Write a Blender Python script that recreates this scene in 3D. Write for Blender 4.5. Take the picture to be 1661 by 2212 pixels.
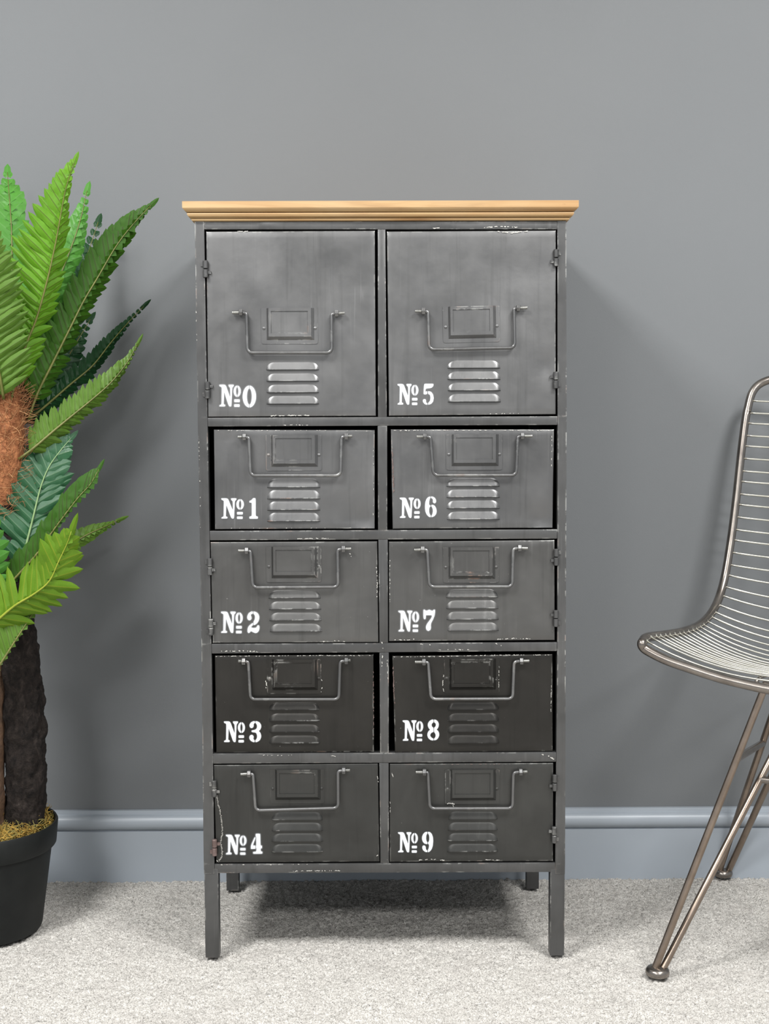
import bpy, bmesh, math, random
import numpy as np
from mathutils import Vector, Matrix, noise

for o in list(bpy.data.objects):
    bpy.data.objects.remove(o)
SC = bpy.context.scene
COL = SC.collection
RNG = random.Random(7)

# ------------------------------------------------------------------ camera
IW, IH = 1661.0, 2212.0
FPX, PIT, ROLL, YAW = 2822.33, 0.06592, -0.00354, 0.00603
CAM = Vector((-0.00873, -2.07406, 0.86179))
_F = Vector((math.sin(YAW) * math.cos(PIT), math.cos(YAW) * math.cos(PIT), -math.sin(PIT)))
_R0 = Vector((math.cos(YAW), -math.sin(YAW), 0))
_U0 = _R0.cross(_F)
_R = _R0 * math.cos(ROLL) + _U0 * math.sin(ROLL)
_U = _U0 * math.cos(ROLL) - _R0 * math.sin(ROLL)
cam_d = bpy.data.cameras.new('camera')
cam_d.sensor_fit = 'HORIZONTAL'
cam_d.sensor_width = 36.0
cam_d.lens = FPX / IW * 36.0
cam_d.clip_start = 0.05
cam = bpy.data.objects.new('camera', cam_d)
COL.objects.link(cam)
_M = Matrix((_R, _U, -_F)).transposed().to_4x4()
_M.translation = CAM
cam.matrix_world = _M
SC.camera = cam

# ------------------------------------------------------------------ world, lights, exposure
CEIL = 2.55
world = bpy.data.worlds.new('world')
SC.world = world
world.use_nodes = True
wb = world.node_tree.nodes['Background']
wb.inputs[0].default_value = (0.92, 0.96, 1.0, 1)
wb.inputs[1].default_value = 0.27


def area_light(name, loc, sx, sy, power, target=None):
    d = bpy.data.lights.new(name, 'AREA')
    d.shape = 'RECTANGLE'
    d.size, d.size_y = sx, sy
    d.energy = power
    d.color = (1.0, 0.995, 0.985)
    o = bpy.data.objects.new(name, d)
    COL.objects.link(o)
    o.location = loc
    return o


# flush ceiling panels of the room
for lx, ly, lp in ((-1.15, -1.35, 40), (1.15, -1.35, 36), (-1.2, -3.6, 26), (1.2, -3.6, 26)):
    area_light('ceiling_panel_light', (lx, ly, CEIL - 0.03), 0.6, 0.6, lp)

SC.view_settings.view_transform = 'Standard'
SC.view_settings.look = 'None'
SC.view_settings.gamma = 1.0
SC.view_settings.use_curve_mapping = False
SC.view_settings.exposure = 1.27


# ------------------------------------------------------------------ photograph measurements -> world
def ray(px, py):
    return (_F + _R * ((px - IW / 2) / FPX) + _U * ((IH / 2 - py) / FPX))


def P(px, py, y=0.0):
    """point of the vertical plane y = const seen at a pixel of the photograph"""
    d = ray(px, py)
    return CAM + d * ((y - CAM.y) / d.y)


def G(px, py, z=0.0):
    d = ray(px, py)
    return CAM + d * ((z - CAM.z) / d.z)


def project(p):
    v = Vector(p) - CAM
    z = v.dot(_F)
    return IW / 2 + FPX * v.dot(_R) / z, IH / 2 - FPX * v.dot(_U) / z


# ------------------------------------------------------------------ object helpers
def tag(o, label=None, cat=None, group=None, kind=None):
    if label: o['label'] = label
    if cat: o['category'] = cat
    if group: o['group'] = group
    if kind: o['kind'] = kind
    return o


def empty(name, loc=(0, 0, 0)):
    o = bpy.data.objects.new(name, None)
    o.empty_display_size = 0.05
    COL.objects.link(o)
    o.location = loc
    return o


def link(name, me, mat=None, parent=None, smooth=False, angle=None):
    if mat is not None and not me.materials:
        me.materials.append(mat)
    o = bpy.data.objects.new(name, me)
    COL.objects.link(o)
    if parent is not None:
        o.parent = parent
        # everything is modelled in world coordinates
        # (mesh parents sit at the identity, Empties at their base point)
        if parent.type == 'EMPTY':
            o.matrix_parent_inverse = Matrix.Translation(parent.location).inverted()
    if smooth:
        me.polygons.foreach_set('use_smooth', [True] * len(me.polygons))
        if angle is not None:
            try:
                me.set_sharp_from_angle(angle=math.radians(angle))
            except Exception:
                pass
    return o


class MB:
    def __init__(self):
        self.v = []
        self.f = []

    def add(self, verts, faces):
        n = len(self.v)
        self.v += [tuple(p) for p in verts]
        self.f += [tuple(i + n for i in f) for f in faces]

    def box(self, a, b):
        x0, y0, z0 = a
        x1, y1, z1 = b
        self.hexa([(x0, y0, z0), (x1, y0, z0), (x1, y0, z1), (x0, y0, z1)], [(x0, y1, z0), (x1, y1, z0), (x1, y1, z1), (x0, y1, z1)])

    def hexa(self, fr, bk):
        self.add(list(fr) + list(bk), [(0, 1, 2, 3), (7, 6, 5, 4), (0, 4, 5, 1), (1, 5, 6, 2), (2, 6, 7, 3), (3, 7, 4, 0)])

    def tube(self, pts, r, n=10, cap=True):
        pts = [Vector(p) for p in pts]
        k = len(pts)
        rs = r if isinstance(r, (list, tuple)) else [r] * k
        t0 = (pts[1] - pts[0]).normalized()
        up = Vector((0, 0, 1)) if abs(t0.z) < 0.9 else Vector((1, 0, 0))
        nx = t0.cross(up).normalized()
        rings = []
        for i in range(k):
            t = (pts[min(i + 1, k - 1)] - pts[max(i - 1, 0)])
            t = t.normalized() if t.length > 1e-9 else t0
            nx = (nx - t * nx.dot(t)).normalized()
            ny = t.cross(nx)
            rings.append([pts[i] + (nx * math.cos(2 * math.pi * j / n) + ny * math.sin(2 * math.pi * j / n)) * rs[i] for j in range(n)])
        vs = [p for rr in rings for p in rr]
        fs = []
        for i in range(k - 1):
            for j in range(n):
                a = i * n + j
                b = i * n + (j + 1) % n
                fs.append((a, b, b + n, a + n))
        if cap:
            fs.append(tuple(range(n - 1, -1, -1)))
            fs.append(tuple((k - 1) * n + j for j in range(n)))
        self.add(vs, fs)

    def lathe(self, prof, c, n=32, axis='Z', cap=True):
        """prof: (radius, height) list"""
        c = Vector(c)
        vs = []
        for r, h in prof:
            for j in range(n):
                a = 2 * math.pi * j / n
                if axis == 'Z':
                    vs.append(c + Vector((r * math.cos(a), r * math.sin(a), h)))
                elif axis == 'X':
                    vs.append(c + Vector((h, r * math.cos(a), r * math.sin(a))))
                else:
                    vs.append(c + Vector((r * math.cos(a), h, -r * math.sin(a))))
        fs = []
        for i in range(len(prof) - 1):
            for j in range(n):
                a = i * n + j
                b = i * n + (j + 1) % n
                fs.append((a, b, b + n, a + n))
        if cap:
            fs.append(tuple(range(n - 1, -1, -1)))
            fs.append(tuple((len(prof) - 1) * n + j for j in range(n)))
        self.add(vs, fs)

    def mesh(self, name):
        me = bpy.data.meshes.new(name)
        me.from_pydata(self.v, [], self.f)
        me.update()
        return me

    def build(self, name, mat=None, parent=None, bevel=0.0, smooth=False, angle=None, seg=2):
        me = self.mesh(name)
        bm = bmesh.new()
        bm.from_mesh(me)
        bmesh.ops.recalc_face_normals(bm, faces=bm.faces)
        if bevel:
            es = [e for e in bm.edges if len(e.link_faces) == 2 and e.calc_face_angle(0) > 0.6]
            bmesh.ops.bevel(bm, geom=es, offset=bevel, segments=seg, profile=0.6, affect='EDGES')
        bm.to_mesh(me)
        bm.free()
        return link(name, me, mat, parent, smooth, angle)


def catmull(pts, per=8):
    pts = [Vector(p) for p in pts]
    q = [pts[0] * 2 - pts[1]] + pts + [pts[-1] * 2 - pts[-2]]
    out = []
    for i in range(1, len(q) - 2):
        a, b, c, d = q[i - 1], q[i], q[i + 1], q[i + 2]
        for k in range(per):
            t = k / per
            out.append(0.5 * (2 * b + (c - a) * t + (2 * a - 5 * b + 4 * c - d) * t * t + (3 * b - a - 3 * c + d) * t ** 3))
    out.append(pts[-1])
    return out


def fillet(pts, r, n=6):
    """polyline with rounded inner corners"""
    pts = [Vector(p) for p in pts]
    out = [pts[0]]
    for i in range(1, len(pts) - 1):
        a, b, c = pts[i - 1], pts[i], pts[i + 1]
        u = (a - b)
        w = (c - b)
        rr = min(r, u.length * 0.48, w.length * 0.48)
        p0 = b + u.normalized() * rr
        p1 = b + w.normalized() * rr
        for k in range(n + 1):
            t = k / n
            out.append(p0 * (1 - t) ** 2 + b * 2 * t * (1 - t) + p1 * t * t)
    out.append(pts[-1])
    return out


def resample(pts, n):
    L = [0.0]
    for i in range(1, len(pts)):
        L.append(L[-1] + (pts[i] - pts[i - 1]).length)
    out = []
    j = 0
    for k in range(n):
        s = L[-1] * k / (n - 1)
        while j < len(L) - 2 and L[j + 1] < s:
            j += 1
        t = (s - L[j]) / max(1e-9, L[j + 1] - L[j])
        out.append(pts[j].lerp(pts[j + 1], min(1, max(0, t))))
    return out


# ------------------------------------------------------------------ materials
class NT:
    def __init__(self, name):
        self.m = bpy.data.materials.new(name)
        self.m.use_nodes = True
        self.t = self.m.node_tree
        self.b = self.t.nodes['Principled BSDF']
        self.out = self.t.nodes['Material Output']
        self._tc = None

    def node(self, typ, **kw):
        n = self.t.nodes.new(typ)
        for k, v in kw.items():
            setattr(n, k, v)
        return n

    def lk(self, a, b):
        self.t.links.new(a, b)

    def tc(self, which='Object'):
        if self._tc is None:
            self._tc = self.node('ShaderNodeTexCoord')
        return self._tc.outputs[which]

    def mapping(self, scale, which='Object', rot=(0, 0, 0)):
        n = self.node('ShaderNodeMapping')
        n.inputs['Scale'].default_value = scale
        n.inputs['Rotation'].default_value = rot
        self.lk(self.tc(which), n.inputs[0])
        return n.outputs[0]

    def noise(self, scale, detail=4, rough=0.55, vec=None, dist=0.0):
        n = self.node('ShaderNodeTexNoise')
        n.inputs['Scale'].default_value = scale
        n.inputs['Detail'].default_value = detail
        n.inputs['Roughness'].default_value = rough
        n.inputs['Distortion'].default_value = dist
        self.lk(vec if vec is not None else self.tc(), n.inputs['Vector'])
        return n.outputs[0]

    def ramp(self, fac, stops):
        n = self.node('ShaderNodeValToRGB')
        cr = n.color_ramp
        while len(cr.elements) < len(stops):
            cr.elements.new(0.5)
        for e, (p, c) in zip(cr.elements, stops):
            e.position = p
            e.color = tuple(c) + (1,) if len(c) == 3 else c
        self.lk(fac, n.inputs[0])
        return n.outputs[0]

    def step(self, fac, lo, hi, a=0.0, b=1.0):
        n = self.node('ShaderNodeMapRange', clamp=True)
        n.inputs[1].default_value = lo
        n.inputs[2].default_value = hi
        n.inputs[3].default_value = a
        n.inputs[4].default_value = b
        self.lk(fac, n.inputs[0])
        return n.outputs[0]

    def math(self, op, a, b=None):
        n = self.node('ShaderNodeMath', operation=op)
        for i, v in enumerate((a, b)):
            if v is None: continue
            if isinstance(v, (int, float)):
                n.inputs[i].default_value = v
            else:
                self.lk(v, n.inputs[i])
        return n.outputs[0]

    def mix(self, fac, a, b, blend='MIX'):
        n = self.node('ShaderNodeMix', data_type='RGBA', blend_type=blend)
        for i, v in ((0, fac), (6, a), (7, b)):
            if isinstance(v, (int, float)):
                n.inputs[i].default_value = v
            elif isinstance(v, tuple):
                n.inputs[i].default_value = v + (1,) if len(v) == 3 else v
            else:
                self.lk(v, n.inputs[i])
        return n.outputs[2]

    def bump(self, h, strength=0.3, dist=0.002):
        n = self.node('ShaderNodeBump')
        n.inputs['Strength'].default_value = strength
        n.inputs['Distance'].default_value = dist
        self.lk(h, n.inputs['Height'])
        self.lk(n.outputs[0], self.b.inputs['Normal'])
        return n

    def set(self, **kw):
        for k, v in kw.items():
            s = self.b.inputs[{'base': 'Base Color', 'metal': 'Metallic', 'rough': 'Roughness', 'spec': 'Specular IOR Level', 'coat': 'Coat Weight'}[k]]
            if isinstance(v, (int, float)):
                s.default_value = v
            elif isinstance(v, tuple):
                s.default_value = v + (1,) if len(v) == 3 else v
            else:
                self.lk(v, s)
        return self


def mat_steel(name, c0, c1, wear=1.0, metal=0.68, rough=0.38, seed=0.0):
    n = NT(name)
    off = n.node('ShaderNodeVectorMath', operation='ADD')
    n.lk(n.tc(), off.inputs[0])
    off.inputs[1].default_value = (seed, seed * 0.7, seed * 1.3)
    v = off.outputs[0]

    def mp(sc):
        m = n.node('ShaderNodeMapping')
        m.inputs['Scale'].default_value = sc
        n.lk(v, m.inputs[0])
        return m.outputs[0]
    cloud = n.noise(7, 4, 0.6, v, 0.4)
    base = n.mix(n.step(cloud, 0.3, 0.72), c0, c1)
    streak = n.noise(1.0, 4, 0.6, mp((150, 150, 5)))
    smask = n.step(n.noise(9, 2, 0.5, v), 0.45, 0.7)
    base = n.mix(n.math('MULTIPLY', n.step(streak, 0.58, 0.78), n.math('MULTIPLY', smask, 0.35)), base, tuple(min(1, c * 2.2) for c in c1))
    base = n.mix(n.math('MULTIPLY', n.step(n.noise(1.0, 3, 0.6, mp((90, 90, 4)), 0.2), 0.55, 0.8), 0.35), base, tuple(c * 0.5 for c in c0))
    # rubbed edges: bright bare metal where the form is convex and the noise allows it
    bev = n.node('ShaderNodeBevel', samples=4)
    bev.inputs['Radius'].default_value = 0.0035
    geo = n.node('ShaderNodeNewGeometry')
    dot = n.node('ShaderNodeVectorMath', operation='DOT_PRODUCT')
    n.lk(bev.outputs[0], dot.inputs[0])
    n.lk(geo.outputs['Normal'], dot.inputs[1])
    edge = n.step(dot.outputs['Value'], 0.992, 0.94)
    chip = n.step(n.noise(60, 5, 0.65, v), 0.49, 0.56)
    zone = n.step(n.noise(11, 2, 0.5, v), 0.46, 0.60)
    wm = n.math('MULTIPLY', edge, n.math('MULTIPLY', chip, n.math('MULTIPLY', zone, wear)))
    speck = n.math('MULTIPLY', n.step(n.noise(160, 3, 0.6, v), 0.745, 0.77), 0.35 * wear)
    tone = n.mix(n.step(n.noise(30, 2, 0.5, v), 0.60, 0.74), (0.44, 0.44, 0.42), (0.34, 0.22, 0.17))
    base = n.mix(n.math('MAXIMUM', wm, speck), base, tone)
    n.set(base=base, metal=metal, rough=n.step(n.noise(18, 4, 0.6, v), 0.3, 0.7, rough - 0.07, rough + 0.10))
    n.bump(n.noise(90, 3, 0.6, v), 0.10, 0.0012)
    return n.m


def mat_paint():
    n = NT('white_stencil_paint')
    n.set(base=n.mix(n.noise(120, 3), (0.54, 0.56, 0.59), (0.64, 0.66, 0.68)), rough=0.6)
    at = n.node('ShaderNodeAttribute', attribute_name='spray')
    tr = n.node('ShaderNodeBsdfTransparent')
    mx = n.node('ShaderNodeMixShader')
    n.lk(at.outputs['Fac'], mx.inputs[0])
    n.lk(tr.outputs[0], mx.inputs[1])
    n.lk(n.b.outputs[0], mx.inputs[2])
    n.lk(mx.outputs[0], n.out.inputs[0])
    return n.m


def mat_wood():
    n = NT('waxed_pine')
    v = n.mapping((1.6, 28, 28))
    g = n.noise(2.2, 6, 0.6, v, 1.2)
    base = n.ramp(g, [(0.28, (0.23, 0.115, 0.042)), (0.43, (0.35, 0.20, 0.080)), (0.60, (0.43, 0.275, 0.125)), (0.8, (0.47, 0.33, 0.17))])
    pale = n.step(n.noise(5, 3, 0.5, n.mapping((1, 3, 3))), 0.45, 0.7)
    base = n.mix(n.math('MULTIPLY', pale, 0.5), base, (0.46, 0.34, 0.19))
    knot = n.step(n.noise(9, 4, 0.7, n.mapping((1, 5, 5)), 1.5), 0.66, 0.74)
    base = n.mix(n.math('MULTIPLY', knot, 0.7), base, (0.20, 0.095, 0.03))
    n.set(base=base, rough=0.48)
    n.bump(g, 0.15, 0.001)
    return n.m


def mat_wall():
    n = NT('grey_emulsion')
    n.set(base=n.mix(n.noise(3, 3), (0.140, 0.148, 0.154), (0.155, 0.163, 0.169)), rough=0.62, spec=0.35)
    n.bump(n.noise(420, 2, 0.6), 0.12, 0.0008)
    return n.m


def mat_skirting():
    n = NT('grey_gloss_skirting')
    n.set(base=n.mix(n.noise(6, 3), (0.31, 0.345, 0.385), (0.335, 0.37, 0.41)), rough=0.38)
    n.bump(n.noise(60, 2), 0.05, 0.001)
    return n.m


def mat_carpet():
    n = NT('pale_wool_carpet')
    a = n.noise(420, 2, 0.7)
    b = n.noise(900, 2, 0.7)
    base = n.ramp(a, [(0.30, (0.19, 0.181, 0.163)), (0.44, (0.40, 0.384, 0.357)), (0.60, (0.56, 0.542, 0.512)), (0.78, (0.69, 0.677, 0.646))])
    base = n.mix(n.math('MULTIPLY', n.step(b, 0.55, 0.75), 0.35), base, (0.30, 0.27, 0.23))
    base = n.mix(n.math('MULTIPLY', n.step(n.noise(11, 5, 0.65), 0.46, 0.70), 0.34), base, (0.33, 0.31, 0.29))
    n.set(base=base, rough=0.95, spec=0.1)
    n.bump(n.noise(500, 2, 0.7), 0.6, 0.003)
    return n.m


def mat_leaf(name, c, under, gloss=0.4, rib=(0.16, 0.10, 0.03), trans=0.30):
    n = NT(name)
    uv = n.node('ShaderNodeUVMap')
    sep = n.node('ShaderNodeSeparateXYZ')
    n.lk(uv.outputs[0], sep.inputs[0])
    u = n.math('ABSOLUTE', n.math('SUBTRACT', sep.outputs[0], 0.5))
    ribm = n.step(u, 0.022, 0.05, 1.0, 0.0)
    oi = n.node('ShaderNodeObjectInfo')
    g = n.node('ShaderNodeNewGeometry')
    cl = n.noise(60, 3, 0.6)
    base = n.mix(n.step(cl, 0.3, 0.75), tuple(x * 0.72 for x in c), tuple(min(1, x * 1.28) for x in c))
    veins = n.node('ShaderNodeTexWave')
    veins.inputs['Scale'].default_value = 9
    veins.inputs['Distortion'].default_value = 1.5
    n.lk(uv.outputs[0], veins.inputs[0])
    base = n.mix(n.math('MULTIPLY', veins.outputs['Fac'], 0.12), base, under)
    base = n.mix(n.step(oi.outputs['Random'], 0, 1, 0.0, 0.22), base, under)
    base = n.mix(n.math('MULTIPLY', ribm, 0.75), base, rib)
    n.set(base=base, rough=gloss, spec=0.5 if gloss < 0.36 else 0.28)
    n.bump(n.math('ADD', n.math('MULTIPLY', n.step(u, 0.0, 0.12, 1.0, 0.0), 0.8), cl), 0.35, 0.0015)
    tr = n.node('ShaderNodeBsdfTranslucent')
    n.lk(base, tr.inputs[0])
    mx = n.node('ShaderNodeMixShader')
    mx.inputs[0].default_value = trans
    n.lk(n.b.outputs[0], mx.inputs[1])
    n.lk(tr.outputs[0], mx.inputs[2])
    n.lk(mx.outputs[0], n.out.inputs[0])
    return n.m


def mat_simple(name, c0, c1, scale=20, rough=0.5, metal=0.0, bump=0.0, bscale=60, spec=0.5):
    n = NT(name)
    n.set(base=n.mix(n.step(n.noise(scale, 4, 0.6), 0.3, 0.7), c0, c1), rough=rough, metal=metal, spec=spec)
    if bump:
        n.bump(n.noise(bscale, 4, 0.65), bump, 0.004)
    return n.m


def mat_bark():
    n = NT('dark_trunk_bark')
    a = n.noise(85, 6, 0.7, n.mapping((1, 1, 0.6)), 0.6)
    base = n.ramp(a, [(0.35, (0.006, 0.0045, 0.004)), (0.55, (0.022, 0.0165, 0.014)), (0.70, (0.044, 0.034, 0.029)), (0.80, (0.12, 0.105, 0.095))])
    n.set(base=base, rough=0.75, spec=0.2)
    n.bump(n.noise(160, 6, 0.75, None, 0.4), 1.0, 0.008)
    return n.m


STEEL = {   # one rubbed steel per row, downward shading put into colour; fourth row also blackened
    '0': mat_steel('steel_rubbed_lit', (0.108, 0.108, 0.108), (0.168, 0.168, 0.168), 1.0, seed=0.4),
    '1': mat_steel('steel_rubbed_half_lit', (0.095, 0.095, 0.096), (0.150, 0.150, 0.150), 1.1, rough=0.38, seed=2.2),
    '2': mat_steel('steel_warm_half_shaded', (0.078, 0.077, 0.075), (0.122, 0.121, 0.118), 1.2, seed=5.7),
    '3': mat_steel('steel_blackened_shaded', (0.022, 0.021, 0.019), (0.037, 0.035, 0.032), 1.0, rough=0.36, seed=8.3),
    '4': mat_steel('steel_rubbed_shaded', (0.037, 0.037, 0.035), (0.062, 0.062, 0.059), 0.9, seed=9.9),
}
STEEL_FRAME = mat_steel('dark_frame_steel', (0.074, 0.074, 0.0735), (0.121, 0.121, 0.121), 1.2, seed=3.1)
RUST = mat_simple('rubbed_red_primer', (0.10, 0.065, 0.058), (0.20, 0.15, 0.14), 90, 0.5, 0.4)
STEEL_ROD = mat_steel('handle_steel', (0.12, 0.12, 0.12), (0.20, 0.20, 0.20), 0.6, metal=0.8, rough=0.34, seed=1.3)
BOLT = mat_simple('bright_bolt_zinc', (0.20, 0.20, 0.19), (0.34, 0.34, 0.32), 200, 0.38, 0.9)
INNER_AND_SHADE = mat_simple('black_inside_and_lip_shade', (0.010, 0.010, 0.010), (0.018, 0.018, 0.018), 20, 0.7)  # cabinet inside, and the painted shadow line under louvre lips
PAINT = mat_paint()
WOOD = mat_wood()
WALL = mat_wall()
SKIRT = mat_skirting()
CARPET = mat_carpet()
CEILM = mat_simple('white_ceiling_paint', (0.72, 0.72, 0.71), (0.78, 0.78, 0.77), 4, 0.8)
POTM = mat_simple('black_plastic_pot', (0.007, 0.008, 0.008), (0.011, 0.0125, 0.012), 30, 0.55, 0, 0.05, 300, spec=0.22)
BARK = mat_bark()
BARK2 = mat_simple('brown_trunk_bark', (0.05, 0.028, 0.016), (0.11, 0.06, 0.032), 60, 0.7, 0, 0.8, 60)
COIR = mat_simple('orange_coir_fibre', (0.20, 0.065, 0.022), (0.42, 0.17, 0.065), 120, 0.8, 0, 0.9, 150)
COIR_L = mat_simple('pale_coir_fibre', (0.36, 0.17, 0.07), (0.60, 0.34, 0.16), 150, 0.75)
MOSS = mat_simple('dry_yellow_moss', (0.20, 0.11, 0.015), (0.46, 0.30, 0.055), 70, 0.8)
MOSS_G = mat_simple('dry_olive_moss', (0.12, 0.10, 0.02), (0.26, 0.22, 0.06), 70, 0.8)
RACHIS = mat_simple('leaf_stalk', (0.085, 0.095, 0.016), (0.15, 0.15, 0.035), 60, 0.5)
RACHIS_P = mat_simple('pale_leaf_stalk', (0.15, 0.25, 0.10), (0.22, 0.33, 0.15), 60, 0.45)
RACHIS_Y = mat_simple('yellow_leaf_stalk', (0.20, 0.25, 0.015), (0.28, 0.31, 0.03), 60, 0.5)
LEAF = {
    'lime': mat_leaf('lime_fern_leaf', (0.115, 0.30, 0.012), (0.18, 0.34, 0.04), 0.42, (0.07, 0.07, 0.012)),
    'pale': mat_leaf('pale_fern_leaf', (0.070, 0.255, 0.030), (0.125, 0.32, 0.07), 0.40, (0.12, 0.30, 0.07)),
    'olive': mat_leaf('olive_fern_leaf', (0.090, 0.19, 0.018), (0.15, 0.26, 0.05), 0.45, (0.06, 0.08, 0.015)),
    'mid': mat_leaf('mid_green_fern_leaf', (0.032, 0.110, 0.005), (0.055, 0.14, 0.012), 0.50, (0.035, 0.04, 0.008)),
    'dark': mat_leaf('dark_fern_leaf', (0.007, 0.045, 0.010), (0.02, 0.08, 0.03), 0.42, (0.008, 0.03, 0.008), 0.15),
    'teal': mat_leaf('glossy_fern_leaf', (0.014, 0.082, 0.028), (0.05, 0.16, 0.075), 0.30, (0.075, 0.16, 0.075), 0.15),
    'yellow': mat_leaf('yellow_green_fern_leaf', (0.115, 0.24, 0.010), (0.18, 0.30, 0.03), 0.42, (0.22, 0.27, 0.02)),
}
TUBE = mat_simple('bronzed_steel_tube', (0.17, 0.15, 0.135), (0.29, 0.265, 0.24), 25, 0.27, 0.95)
TUBE_D = mat_simple('brown_steel_rod', (0.21, 0.165, 0.13), (0.35, 0.285, 0.235), 18, 0.28, 0.92)
WIRE = mat_simple('bright_steel_wire', (0.46, 0.455, 0.40), (0.62, 0.61, 0.56), 40, 0.28, 0.92)

# ------------------------------------------------------------------ room
WALL_Y = 0.392
SK_Y = 0.374
m = MB()
m.box((-3.2, WALL_Y, -0.02), (3.2, WALL_Y + 0.12, CEIL))
tag(m.build('wall_back', WALL), 'plain dark grey painted wall behind the cabinet', kind='structure')
m = MB()
m.box((-3.2, -4.6, -0.05), (3.2, WALL_Y, -0.012))
tag(m.build('floor', CARPET), 'pale carpeted floor', kind='structure')
m = MB()
m.box((-3.2, -4.6, CEIL), (3.2, WALL_Y + 0.12, CEIL + 0.05))
tag(m.build('ceiling', CEILM), 'white ceiling', kind='structure')
# skirting board, profile taken from the photograph's heights
zt = P(1400, 1748.5, SK_Y).z
zr0 = P(1400, 1757, SK_Y).z
zr1 = P(1400, 1788, SK_Y).z
prof = [(WALL_Y, zt), (SK_Y + 0.010, zt), (SK_Y + 0.009, zr0 + .001), (SK_Y + 0.007, zr0)]
for k in range(9):
    a = math.pi * (k / 8)
    zc, rr = (zr0 + zr1) / 2, (zr0 - zr1) / 2
    prof.append((SK_Y + 0.005 - 0.011 * math.sin(a), zc + rr * math.cos(a)))
prof += [(SK_Y + 0.005, zr1 - 0.001), (SK_Y, zr1 - 0.003), (SK_Y, -0.012), (WALL_Y, -0.012)]
m = MB()
k = len(prof)
m.add([(-3.2, y, z) for y, z in prof] + [(3.2, y, z) for y, z in prof],
      [(i, (i + 1) % k, (i + 1) % k + k, i + k) for i in range(k)] + [tuple(range(k)), tuple(range(2 * k - 1, k - 1, -1))])
tag(m.build('baseboard_back', SKIRT, smooth=True, angle=28), 'blue-grey skirting board with a rounded moulding', kind='structure')

# carpet pile: tufts as a finely broken-up surface
X0, X1, Y0, Y1, ST = -1.5, 1.5, -1.55, SK_Y + 0.002, 0.0032
nx, ny = int((X1 - X0) / ST), int((Y1 - Y0) / ST)
rs = np.random.RandomState(3)
gx, gy = np.meshgrid(np.linspace(X0, X1, nx), np.linspace(Y0, Y1, ny))
jx = gx + rs.uniform(-.5, .5, gx.shape) * ST
jy = gy + rs.uniform(-.5, .5, gx.shape) * ST
jy = np.minimum(jy, Y1)
big = 0.0012 * np.sin(gx * 31 + 2 * np.sin(gy * 23)) * np.sin(gy * 37 + 1.3)
jz = -0.0066 + big + rs.uniform(-.5, .5, gx.shape) * 0.0052 + (rs.uniform(0, 1, gx.shape) > .93) * 0.0022
co = np.stack([jx, jy, jz], -1).reshape(-1, 3)
ii = (np.arange(ny - 1)[:, None] * nx + np.arange(nx - 1)[None, :]).reshape(-1)
fc = np.stack([ii, ii + 1, ii + nx + 1, ii + nx], -1)
me = bpy.data.meshes.new('carpet_pile')
me.vertices.add(len(co))
me.vertices.foreach_set('co', co.ravel())
me.loops.add(fc.size)
me.loops.foreach_set('vertex_index', fc.ravel())
me.polygons.add(len(fc))
me.polygons.foreach_set('loop_start', np.arange(0, fc.size, 4))
me.update(calc_edges=True)
me.validate()
tag(link('carpet_pile', me, CARPET), 'short pale greige carpet pile covering the floor', 'carpet', kind='stuff')

# ------------------------------------------------------------------ cabinet
DEP = 0.33
CAB = empty('locker_cabinet', (0, DEP / 2, 0))
tag(CAB, 'tall dark steel locker cabinet with ten numbered doors and a pine top', 'cabinet')


def quad_bar(name, tl, tr, br, bl, depth=0.02, y0=0.0, mat=None, bevel=0.0012, parent=None):
    m = MB()
    fr = [P(*bl, y0), P(*br, y0), P(*tr, y0), P(*tl, y0)]
    m.hexa(fr, [p + Vector((0, depth, 0)) for p in fr])
    return m.build(name, mat or STEEL_FRAME, parent or CAB, bevel=bevel, smooth=True, angle=35)


# corner posts (front ones traced, with the wider foot below the bottom rail)
def lerp2(a, b, t):
    return (a[0] + (b[0] - a[0]) * t, a[1] + (b[1] - a[1]) * t)


ZB = -0.001
m = MB()
lo, li = [(420.5, 477.5), (427, 902), (435, 1392), (440, 1866), (440.8, 1888)], [(440.5, 477.5), (448, 902), (456.5, 1391), (463, 1866), (463, 1888)]
for a, b, c, d in zip(lo, lo[1:], li, li[1:]):
    fr = [P(*b), P(*d), P(*c), P(*a)]
    m.hexa(fr, [p + Vector((0, 0.02, 0)) for p in fr])
m.build('corner_post', STEEL_FRAME, CAB, smooth=True, angle=30)
m = MB()
ro, ri = [(1223, 477.5), (1224, 899), (1222, 1388), (1220.5, 1866), (1220, 1888)], [(1204, 477.5), (1204.6, 899), (1204, 1388), (1199.5, 1866), (1199.5, 1888)]
for a, b, c, d in zip(ri, ri[1:], ro, ro[1:]):
    fr = [P(*b), P(*d), P(*c), P(*a)]
    m.hexa(fr, [p + Vector((0, 0.02, 0)) for p in fr])
m.build('corner_post', STEEL_FRAME, CAB, smooth=True, angle=30)


def leg(xa, xb, pyt, y0, y1, zb=ZB):
    zt_ = P((xa + xb) / 2, pyt, y0).z
    m = MB()
    pa, pb = P(xa, pyt, y0).x, P(xb, pyt, y0).x
    m.box((pa, y0, zb), (pb, y1, zt_))
    return m.build('leg', STEEL_FRAME, CAB, bevel=0.0015, smooth=True, angle=35)


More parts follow.
